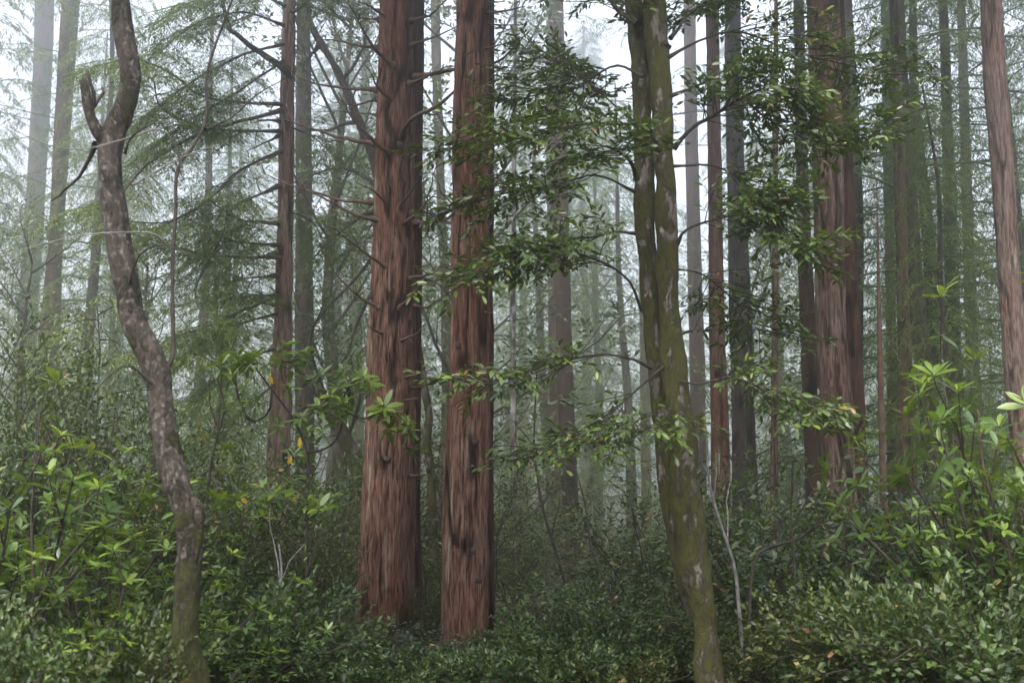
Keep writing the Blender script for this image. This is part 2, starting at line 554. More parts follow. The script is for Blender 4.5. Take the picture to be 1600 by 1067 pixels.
def trunk_mesh(mb, CR, style, cell, amp, ring, seed, flute=0.0, sides=None):
    """A trunk of furrowed bark: CR = (n, 4) centre and radius from the bottom up."""
    C, R = CR[:, :3], CR[:, 3]
    length = float(np.linalg.norm(np.diff(C, axis=0), axis=1).sum())
    n = max(8, int(length / ring))
    S = smooth(CR, n)
    C, R = S[:, :3], S[:, 3]
    sides = sides or int(np.clip(2 * pi * R.mean() / cell, 12, 240))
    T, U, V = frames(C[None])
    a = np.arange(sides) * 2 * pi / sides
    th = np.broadcast_to(a / (2 * pi), (n, sides))
    z = np.linspace(0, length, n)[:, None] * np.ones((1, sides))
    circ = 2 * pi * R.mean()
    d = np.zeros((n, sides)); fur = np.full((n, sides), .6)
    if style == 'furrow':
        wv = (lattice(th, z / .5, 9, int(length / .5) + 1, seed + 1) - .5) * .055 + (lattice(th, z / .14, 20, int(length / .14) + 1, seed + 9) - .5) * .012
        k1 = max(10, int(circ / .085)); k2 = max(16, int(circ / .036))
        r1 = 1 - np.abs(2 * lattice(th + wv, z / .9, k1, int(length / .9) + 1, seed + 2) - 1)
        r2 = 1 - np.abs(2 * lattice(th + wv * 1.3, z / .33, k2, int(length / .33) + 1, seed + 3) - 1)
        r3 = lattice(th + wv, z / .10, k2 * 2, int(length / .10) + 1, seed + 4)
        fur = 1 - (.55 * np.clip(r1, 0, 1) ** 2.2 + .35 * np.clip(r2, 0, 1) ** 2 + .10 * r3)
        d = (fur - .5) * amp
    elif style == 'lumpy':
        l1 = lattice(th, z / .22, 6, int(length / .22) + 1, seed + 2)
        l2 = lattice(th, z / .05, 16, int(length / .05) + 1, seed + 3)
        d = (l1 - .5) * amp * 1.6 + (l2 - .5) * amp * .5
    if flute:
        fl = lattice(th, z / 3.5, 7, int(length / 3.5) + 1, seed + 5)
        d = d + (fl - .5) * flute
    rr = R[:, None] + d
    P = C[:, None] + (U[0][:, None] * np.cos(a)[None, :, None] + V[0][:, None] * np.sin(a)[None, :, None]) * rr[..., None]
    ix = np.arange(n * sides).reshape(n, sides)
    A, B = ix[:-1], ix[1:]
    qd = np.stack([A, np.roll(A, -1, 1), np.roll(B, -1, 1), B], -1).reshape(-1, 4)
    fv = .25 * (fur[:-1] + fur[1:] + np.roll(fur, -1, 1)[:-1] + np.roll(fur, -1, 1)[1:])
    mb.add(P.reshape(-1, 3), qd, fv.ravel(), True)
    # closed top
    mb.add(np.vstack([P[-1], C[-1:] + T[0, -1] * .05]), [[i, (i + 1) % sides, sides] for i in range(sides)], .5, True)
    return S


def extend(CR, top_z, top_r=.35):
    """Carry a trunk on above the frame (tapering) and down into the ground."""
    CR = CR[np.argsort(CR[:, 2])]
    b, t, t0 = CR[0], CR[-1], CR[-2] if len(CR) > 1 else CR[0]
    g = float(ground(b[0], b[1])) - .25
    rows = [r for r in CR]
    if b[2] > g + .1:
        nx = CR[min(1, len(CR) - 1)]
        dz = b[2] - g
        k = np.clip(dz / max(nx[2] - b[2], .1), 0, 1.0)
        rows.insert(0, np.array([b[0] - (nx[0] - b[0]) * k * .6, b[1], g, b[3] * (1 + .05 * min(dz, 3))]))
    if top_z > t[2] + .3:
        dz = top_z - t[2]
        sx = (t[0] - t0[0]) / max(t[2] - t0[2], .1)
        rows.append(np.array([t[0] + sx * dz * .5, t[1], t[2] + dz * .5, t[3] * (1 - (1 - top_r) * .45)]))
        rows.append(np.array([t[0] + sx * dz * .9, t[1], top_z, t[3] * top_r]))
    return np.array(rows)


def axis_at(S, z):
    return np.array([np.interp(z, S[:, 2], S[:, j]) for j in range(4)])


def conifer_crown(mb, tw, S, z0, z1, n, length, k, blen, blades, bl, bw, droop=.5, up=.15, taper=True, rise=0.0, t0=.12):
    """Boughs round the trunk axis S between z0 and z1."""
    z = np.linspace(z0, z1, n) + rng.uniform(-.3, .3, n) * (z1 - z0) / n
    ax = np.array([axis_at(S, q) for q in z])
    a = np.arange(n) * 2.4 + rng.uniform(-.4, .4, n)
    hmax, hmin = z1, z0
    f = (1 - (z - hmin) / max(hmax - hmin, .1) * .75) if taper else np.ones(n)
    L = length * f * rng.uniform(.65, 1.2, n)
    D = np.stack([np.cos(a), np.sin(a), np.full(n, up)], 1)
    s = np.linspace(0, 1, 8)[None, :, None]
    P = ax[:, None, :3] + D[:, None] * s * L[:, None, None]
    P[..., 2] += (-droop * .55 * s[..., 0] ** 2 * L[:, None]) + rise * (s[..., 0] ** 3) * L[:, None]
    P += np.cumsum(rng.normal(size=P.shape) * .03, 1) * L[:, None, None] * s
    tubes(tw, P, (.010 + .006 * L)[:, None] * np.linspace(1, .2, 8)[None], 4)
    return sprays(mb, P, k, blen, blades, bl, bw, droop=droop, tw=None, t0=t0)


def branch_path(pts, Yd, dY, n=14, S=None):
    """Pixel polyline -> world polyline that leaves depth Yd by dY metres towards its tip."""
    P = []
    for i, (u, v) in enumerate(pts):
        P.append(at(u, v, Yd + dY * i / max(len(pts) - 1, 1)))
    P = np.array(P)
    return smooth(P, n)


def add_branch(parent, pts, Yd, dY, px, mat, name='branch', tip=.35, sides=6, collar=1.7, n=14, label=None, twigs=0):
    P = branch_path(pts, Yd, dY, n)
    r = px / 2 / F * Yd
    R = r * np.linspace(1, tip, n)
    R[0] *= collar; R[1] *= 1 + (collar - 1) * .35
    R *= 1 + rng.uniform(-.1, .1, n)
    P[1:] += np.cumsum(rng.normal(size=(n - 1, 3)) * .22 * r, 0)
    mb = MB(); tubes(mb, P[None], R[None], sides)
    if twigs:
        q = ramify(P[None, 3:], twigs, np.linalg.norm(P[-1] - P[0]) * .3, .8, up=.1, t0=.2, m=6, wob=.5)
        tubes(mb, q, np.linspace(r * .42, r * .15, 6)[None], 4)
    o = mb.build(name, mat, parent)
    if label: o['label'] = label
    return o, P


def base_loc(CR):
    b = CR[np.argmin(CR[:, 2])]
    return (b[0], b[1], float(ground(b[0], b[1])))


def tree(rows, Yd, name, label, cat, mat, top_z, style='furrow', cell=.03, amp=.02, ring=.08, seed=1, flute=0.0, group=None, top_r=.35):
    CR = extend(px_path(rows, Yd), top_z, top_r)
    root = thing(name, label, cat, base_loc(CR), group)
    mb = MB()
    S = trunk_mesh(mb, CR, style, cell, amp, ring, seed, flute)
    tr = mb.build('trunk', mat, root)
    return root, S, tr


def c2(pts): return [(400 + x / 1.976, y / 1.976) for x, y in pts]
def c1(pts): return [(x / 1.976, y / 1.976) for x, y in pts]
def c6(pts): return [(400 + x / 1.976, 527 + y / 1.976) for x, y in pts]


# --- the large redwood in the middle, its twin behind its right edge, and the redwood beside it
C_Y = 13.0
rootC, SC_, _ = tree([(555, 648, 1010), (557, 646, 982), (563, 647, 831), (570, 648, 679), (575, 648, 527), (582, 648, 380), (585, 648, 253), (590, 649, 120), (592, 648, 0)],
    C_Y, 'redwood_tree', 'large red brown redwood covered in short dead branch stubs', 'tree', M_RED, 17, cell=.011, amp=.030, ring=.035, seed=11, flute=.05)
rowsC = [
    ([(425, 205), (370, 150), (330, 85), (280, 0)], 9, -.5), ([(405, 55), (350, 25), (310, 0)], 8, -.3), ([(375, 60), (280, 50)], 5, .1),
    ([(370, 148), (310, 140), (250, 122), (200, 120)], 7, .3), ([(375, 278), (280, 270), (200, 258), (120, 232)], 9, .2),
    ([(420, 318), (380, 275), (345, 220)], 8, -.5), ([(410, 472), (370, 440), (310, 370), (260, 280)], 9, -.5),
    ([(368, 443), (270, 430), (190, 405), (80, 368)], 10, .1), ([(372, 307), (300, 318), (230, 312)], 6, .4), ([(372, 355), (310, 348), (180, 345)], 4, .3),
    ([(365, 625), (280, 622), (220, 605), (130, 575), (30, 530)], 8, .2), ([(380, 682), (310, 662), (240, 620), (150, 580)], 9, -.2),
    ([(400, 632), (370, 595), (310, 560)], 6, -.4), ([(405, 825), (350, 785), (290, 740), (245, 700)], 8, -.5),
    ([(380, 950), (320, 925), (265, 880), (238, 845)], 8, -.3), ([(390, 1030), (345, 1008)], 7, -.3),
    ([(480, 65), (530, 45), (580, 0)], 9, -.4), ([(480, 140), (550, 115), (640, 72)], 6, -.3),
    ([(490, 240), (600, 215), (700, 205), (760, 170), (830, 100)], 10, -2.4), ([(475, 260), (540, 235), (600, 205)], 9, -.6),
    ([(450, 425), (480, 370), (560, 330), (610, 290), (640, 230), (643, 165)], 11, -2.2), ([(445, 555), (455, 490), (475, 415)], 9, -.5),
    ([(415, 600), (408, 540)], 6, -.3), ([(443, 640), (470, 600), (500, 540)], 8, -.5), ([(455, 690), (510, 650), (550, 605)], 8, -.6),
    ([(495, 690), (570, 685), (632, 660)], 9, -2.1), ([(475, 860), (540, 845), (605, 832)], 7, -1.8), ([(440, 955), (490, 910), (515, 860), (520, 830)], 8, -.5),
    ([(489, 945), (540, 940), (575, 920)], 7, -.3), ([(445, 1055), (490, 1030), (510, 1010)], 7, -.5)]


def on_front(S, Yd, u, v):
    """Depth of the trunk's front surface where the photograph shows (u, v)."""
    p = at(u, v, Yd); a = axis_at(S, p[2])
    dx = np.clip((p[0] - a[0]) / a[3], -.97, .97)
    return a[1] - a[3] * math.sqrt(1 - dx * dx) * .92


def knot(mb, S, Yd, u, v, r):
    """A swollen branch collar on the bark."""
    y = on_front(S, Yd, u, v); p = at(u, v, y)
    a = axis_at(S, p[2]); out = nrm(p - np.array([a[0], a[1], p[2]]))
    P = np.array([p - out * r * .8, p - out * r * .1, p + out * r * .35, p + out * r * .5])
    m1 = MB()
    tubes(m1, P[None] + rng.normal(size=(1, 4, 3)) * r * .06, np.array([[1.7, 1.25, .8, .35]]) * r, 9)
    m1.build('knot', M_TWIG, mb)


for pts, px, dY in rowsC:
    pp = c2(pts)
    y0 = on_front(SC_, C_Y, *pp[0])
    add_branch(rootC, pp, y0, dY, px * .75, M_DEAD, n=18, tip=.22, collar=2.1, twigs=int(rng.integers(1, 4)))
    if abs(pp[0][0] - 615) < 28: knot(rootC, SC_, C_Y, *pp[0], .033)
for pts, px, dY in [([(460, 125), (500, 112), (540, 98)], 7, -.4), ([(480, 155), (520, 148)], 6, -.3), ([(458, 195), (505, 187)], 6, -.3), ([(478, 428), (505, 425)], 7, -.3),
                    ([(405, 75), (395, 55)], 6, -.2), ([(400, 385), (380, 370)], 8, -.2), ([(405, 385), (412, 365)], 9, -.2), ([(368, 535), (398, 545)], 6, -.1)]:
    pp = c6(pts)
    add_branch(rootC, pp, on_front(SC_, C_Y, *pp[0]), dY, px * .62, M_DEAD, n=7)
for u, v, r in [(602, 720, .07), (592, 796, .035), (607, 727, .05), (600, 565, .05), (596, 480, .04), (622, 420, .035), (612, 255, .04), (627, 225, .045), (640, 500, .035), (630, 620, .04), (585, 735, .03)]:
    knot(rootC, SC_, C_Y, u, v, r)

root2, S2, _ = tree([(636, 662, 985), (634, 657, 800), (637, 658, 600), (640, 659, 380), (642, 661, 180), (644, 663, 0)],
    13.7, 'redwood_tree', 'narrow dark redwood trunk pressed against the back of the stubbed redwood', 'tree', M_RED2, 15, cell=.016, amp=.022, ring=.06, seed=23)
D_Y = 11.2
rootD, SD, _ = tree([(690, 766, 1052), (690, 766, 980), (692, 764, 831), (697, 763, 679), (703, 762, 506), (708, 762, 253), (712, 762, 120), (716, 762, 0)],
    D_Y, 'redwood_tree', 'smooth sided redwood with few stubs, right of the stubbed redwood', 'tree', M_RED, 16, cell=.011, amp=.026, ring=.035, seed=37, flute=.04)
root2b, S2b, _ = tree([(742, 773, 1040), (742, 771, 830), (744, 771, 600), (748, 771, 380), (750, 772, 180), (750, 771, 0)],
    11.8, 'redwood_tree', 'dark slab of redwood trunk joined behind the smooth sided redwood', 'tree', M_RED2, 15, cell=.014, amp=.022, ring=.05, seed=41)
for pts, px, dY in [([(712, 40), (770, 34), (830, 20)], 7, -.2), ([(714, 75), (770, 78), (830, 75)], 5, .2), ([(718, 78), (760, 90), (830, 100)], 3, .2), ([(700, 155), (790, 130), (830, 110)], 5, -.3),
                    ([(733, 208), (770, 207), (820, 200)], 3, .2), ([(732, 208), (780, 220), (830, 225)], 3, .3), ([(705, 540), (750, 538)], 7, -.3), ([(718, 12), (770, 5)], 6, .1),
                    ([(705, 965), (730, 966)], 6, -.2), ([(725, 740), (700, 742)], 4, -.15), ([(690, 470), (700, 440)], 4, -.15)]:
    pp = c2(pts)
    add_branch(rootD, pp, on_front(SD, D_Y, min(pp[0][0], 762), pp[0][1]), dY, px * .62, M_DEAD, n=9)
for u, v, r in [(735, 300, .035), (722, 400, .03), (748, 230, .03), (730, 610, .03), (745, 690, .03), (742, 860, .035), (720, 830, .03), (738, 730, .025), (728, 180, .03), (715, 540, .03), (725, 90, .03), (748, 905, .04)]:
    knot(rootD, SD, D_Y, u, v, r)

# --- slender redwood left of centre, with long living boughs sweeping left
B_Y = 17.0
rootB, SB, _ = tree([(408, 452, 1000), (412, 451, 900), (415, 452, 800), (418, 453, 700), (424, 454, 590), (429, 456, 500), (435, 458, 300), (438, 460, 150), (443, 462, 0)],
    B_Y, 'redwood_tree', 'slender redwood with long boughs sweeping left and rough flaking bark', 'tree', M_PALEBROWN, 18, cell=.014, amp=.03, ring=.05, seed=51)
rowsB = [([(438, 348), (385, 346), (354, 334), (329, 314)], 7, -1.5, .6), ([(438, 382), (375, 377), (331, 360)], 6, -1, .4), ([(437, 402), (364, 402), (283, 390), (223, 372)], 7, -2, .8),
         ([(436, 433), (357, 434)], 4, -.5, .3), ([(435, 463), (367, 458)], 4, -.6, .4), ([(440, 290), (362, 324), (349, 364), (314, 430), (306, 466), (324, 501)], 6, -2.2, .9),
         ([(440, 236), (374, 268), (329, 309), (283, 339), (243, 349), (202, 347)], 7, -2.6, 1), ([(441, 205), (354, 206), (304, 197), (253, 172), (243, 127)], 7, -2.4, 1),
         ([(441, 172), (349, 197), (283, 223), (228, 258), (187, 304), (152, 324)], 8, -3, 1), ([(443, 95), (364, 147), (304, 182), (250, 220)], 6, -2, 1),
         ([(434, 462), (349, 498), (283, 521), (253, 537)], 6, -2, .8), ([(434, 490), (354, 511), (324, 531), (280, 560)], 5, -1.6, .8), ([(441, 163), (329, 152), (283, 121), (223, 91), (170, 95)], 7, -3, 1),
         ([(444, 40), (380, 20), (300, 40), (240, 90)], 6, -2, 1), ([(443, 70), (380, 85), (310, 120), (255, 160), (215, 210)], 6, -2.5, 1), ([(446, 10), (390, -15), (320, -5), (250, 30)], 6, -2, 1),
         ([(455, 20), (500, -5), (540, 10)], 5, 1, .6), ([(456, 200), (490, 215), (520, 245)], 4, .8, .4), ([(453, 330), (490, 350), (510, 390)], 4, 1.2, .6),
         ([(430, 545), (390, 560), (330, 600), (290, 660)], 5, -1.4, .8), ([(428, 600), (380, 640), (340, 700)], 4, -1.2, .6)]
for pts, px, dY, fol in rowsB:
    o, P = add_branch(rootB, pts, B_Y - .15, dY, px * .75, M_DEAD, n=18, sides=5)
    mf = MB()
    sub = ramify(P[None], int(26 * fol) + 3, .85, .9, up=-.05, t0=.15, m=7, curve=-.18, flat=.8)
    tubes(mf, sub, np.linspace(.006, .002, 7)[None], 3, var=.0)
    sprays(mf, sub, 11, .30, 13, .08, .014, droop=.3)
    sprays(mf, P[None, 4:], int(20 * fol), .36, 13, .08, .014, droop=.35)
    mf.build('foliage', M_CON, o)
o, P = add_branch(rootB, [(455, 114), (430, 96), (400, 72), (370, 52), (352, 30), (345, -30)], B_Y - .1, -1.6, 13, M_DEAD, n=16)
for pts in [c2([(70, 690), (30, 692), (-30, 675)]), c2([(65, 575), (20, 595), (-20, 615)]), c2([(70, 405), (20, 405), (-30, 400)]), c2([(72, 375), (30, 372), (-20, 380)]), c2([(68, 420), (40, 440), (-30, 470)]),
            c2([(60, 910), (20, 912), (-40, 905)]), c2([(58, 940), (10, 935), (-30, 915)]), c2([(60, 850), (0, 853), (-40, 850)]), c2([(62, 755), (0, 757), (-60, 745)]), c2([(62, 780), (0, 795), (-60, 790)])]:
    add_branch(rootB, pts, B_Y - .12, -.8, 5, M_DEAD, n=8, tip=.2, twigs=2)

# --- crooked lichened trunk at the left, close to the camera
A_Y = 6.2
rowsA = [(280, 330, 1120), (278, 326, 1067), (271, 314, 1013), (268, 311, 982), (273, 314, 906), (276, 314, 856), (273, 311, 805), (257, 295, 755), (243, 281, 704), (233, 268, 628), (222, 262, 578),
         (190, 229, 506), (181, 218, 455), (167, 207, 380), (159, 197, 329), (153, 192, 278), (155, 192, 218), (174, 206, 177), (188, 218, 126), (179, 211, 60), (174, 203, 0)]
rootA, SA, trA = tree(rowsA, A_Y, 'crooked_tree', 'crooked grey trunk with pale lichen spots, bare broken fork high up', 'tree', M_ALDER, 5.5, style='lumpy', cell=.008, amp=.012, ring=.012, seed=61, top_r=.75)
add_branch(rootA, [(172, 222), (155, 212), (141, 180), (131, 150), (123, 122)], A_Y, -.15, 19, M_ALDER, n=10, tip=.7, collar=1.3, sides=10, name='broken_fork')
add_branch(rootA, [(141, 170), (146, 150), (141, 128), (136, 113)], A_Y - .06, -.05, 8, M_TWIG, n=8, tip=.6)
add_branch(rootA, [(143, 168), (153, 158), (162, 147), (158, 140)], A_Y - .03, .1, 6, M_TWIG, n=8, tip=.6)
add_branch(rootA, [(150, 225), (138, 250), (120, 280), (95, 300), (78, 315)], A_Y, .4, 8, M_TWIG, n=12)
add_branch(rootA, [(250, 600), (262, 575), (273, 545), (272, 440), (279, 330), (284, 262), (305, 230), (321, 203), (329, 180), (328, 115), (345, 60), (372, -20)], A_Y - .02, .6, 7.5, M_TWIG, n=30, tip=.55, sides=7)
add_branch(rootA, [(284, 262), (276, 235), (262, 212), (240, 203), (200, 215), (150, 230), (90, 232), (20, 205)], A_Y + .25, -.6, 3.5, M_PALETWIG, n=24, tip=.35)
add_branch(rootA, [(271, 400), (262, 385), (240, 366), (200, 364), (160, 366), (90, 378), (0, 404)], A_Y + .1, -.5, 3.2, M_PALETWIG, n=22, tip=.35)
add_branch(rootA, [(321, 203), (360, 185), (400, 150), (450, 120)], A_Y + .4, .4, 4, M_TWIG, n=12)
add_branch(rootA, [(205, 290), (240, 270), (300, 240), (350, 228)], A_Y + .05, .3, 4, M_PALETWIG, n=12)
add_branch(rootA, [(195, 240), (205, 215), (232, 195), (260, 190)], A_Y - .05, -.2, 4, M_TWIG, n=12)
add_branch(rootA, [(240, 600), (200, 570), (160, 600), (135, 650)], A_Y - .05, -.3, 5, M_TWIG, n=12)
add_branch(rootA, [(196, 460), (215, 400), (250, 380), (310, 400)], A_Y - .02, -.4, 4, M_TWIG, n=12)
ch = MB()
Pc = branch_path([(301, 775), (310, 800), (311, 840), (306, 880)], A_Y - .04, 0, 10)
tubes(ch, Pc[None], np.array([[.010, .026, .032, .030, .027, .024, .020, .015, .010, .006]]), 9)
ch.build('burl', M_ALDER, rootA)

# --- mossy double-stemmed laurel
E_Y = 8.3
rowsE = [(1094, 1146, 1110), (1086, 1136, 1067), (1081, 1124, 982), (1063, 1114, 906), (1053, 1106, 831), (1046, 1094, 755), (1043, 1088, 679), (1034, 1077, 603), (1027, 1066, 506), (1024, 1060, 380), (1021, 1053, 253), (1011, 1048, 126), (1006, 1043, 51), (1003, 1038, 0)]
rootE, SE, _ = tree([(a + .035 * (b - a), b - .035 * (b - a), v) for a, b, v in rowsE], E_Y, 'laurel_tree', 'moss covered laurel with twin stems rising from one leaning base', 'tree', M_BAY, 8, style='lumpy', cell=.008, amp=.018, ring=.014, seed=71, top_r=.7)
rowsE2 = [(1070, 1105, 960), (1050, 1090, 880), (1036, 1072, 800), (1024, 1056, 700), (1014, 1043, 603), (1004, 1031, 506), (995, 1025, 380), (990, 1022, 253), (986, 1013, 126), (982, 1008, 51), (975, 1004, 0)]
CRE = px_path(rowsE2, E_Y + .13)
CRE = CRE[np.argsort(CRE[:, 2])]
t = CRE[-1]; CRE = np.vstack([CRE, [t[0] - .15, t[1], t[2] + 1.2, t[3] * .8]])
mb = MB(); trunk_mesh(mb, CRE, 'lumpy', .008, .016, .014, 83); mb.build('stem', M_BAY, rootE)
rowsBay = [
    ([(1033, 240), (1008, 200), (960, 195), (900, 195), (850, 208), (790, 215), (735, 208)], 7, -1.0, 1.25), ([(995, 280), (983, 255), (965, 240), (948, 230)], 10, -.4, .6),
    ([(992, 365), (960, 362), (930, 370), (880, 375), (820, 392), (770, 405)], 5, -.5, .9), ([(1003, 485), (985, 445), (955, 420), (910, 400), (850, 385), (790, 405), (735, 430)], 6, -.9, .8),
    ([(1005, 120), (960, 105), (900, 140), (840, 150), (800, 165)], 6, .5, 1.0), ([(998, 40), (955, 8), (925, -40)], 14, .5, .7),
    ([(1053, 232), (1075, 205), (1110, 185), (1150, 160), (1200, 140), (1250, 140)], 9, -.6, 1.6), ([(1045, 90), (1100, 60), (1160, 50), (1240, 80), (1330, 100), (1395, 112)], 6, .9, 1.7),
    ([(1058, 382), (1072, 360), (1110, 345), (1160, 335), (1230, 310)], 6, -.3, 1.0), ([(1048, 150), (1120, 130), (1200, 190), (1260, 220), (1330, 230), (1375, 200)], 6, .2, 1.6),
    ([(1052, 260), (1120, 260), (1180, 300), (1230, 370), (1275, 385)], 5, -.4, 1.4), ([(1018, 575), (985, 560), (940, 553), (880, 565), (830, 580), (780, 595), (715, 600)], 6, -.8, .55),
    ([(1040, 570), (1000, 605), (960, 645), (930, 680), (880, 690), (850, 700)], 5, -.6, .75), ([(1050, 590), (1090, 600), (1150, 590), (1220, 620), (1290, 640)], 5, -.5, 1.0),
    ([(1052, 610), (1048, 640), (1030, 662), (1005, 668)], 4, -.5, .4), ([(1041, 75), (1046, 40), (1040, 0), (1030, -30)], 13, .1, .5), ([(992, 300), (930, 275), (870, 290), (800, 300), (750, 305)], 5, -.7, .95),
    ([(1048, 60), (1080, 20), (1130, -10), (1180, -20)], 7, .6, 1.0), ([(1055, 420), (1100, 430), (1150, 470), (1190, 520)], 4, .5, .8), ([(990, 190), (940, 150), (890, 110), (860, 90)], 5, .6, .8)]
for pts, px, dY, fol in rowsBay:
    o, P = add_branch(rootE, pts, E_Y - .03, dY, px * .8, M_TWIG if px < 10 else M_BAY, n=20, sides=7)
    mf = MB(); tw = MB()
    sub = ramify(P[None], int(30 * fol) + 3, .58, 1.0, up=.03, t0=.28, m=6, curve=-.06, flat=.78)
    sub2 = ramify(sub, 4, .20, .75, up=.04, t0=.25, m=5, curve=.0, flat=.6)
    tubes(mf, sub, np.linspace(.0045, .002, 6)[None], 4, mat=1)
    tubes(mf, sub2, np.linspace(.0022, .001, 5)[None], 3, mat=1)
    leaves_on(mf, sub2, 7, .072, .024, 'full', spread=.8, bend=.15, lean=.45, droop=.05, base_var=rng.random(len(sub2)))
    mf.build('foliage', [M_BAYLEAF, M_TWIG], o)

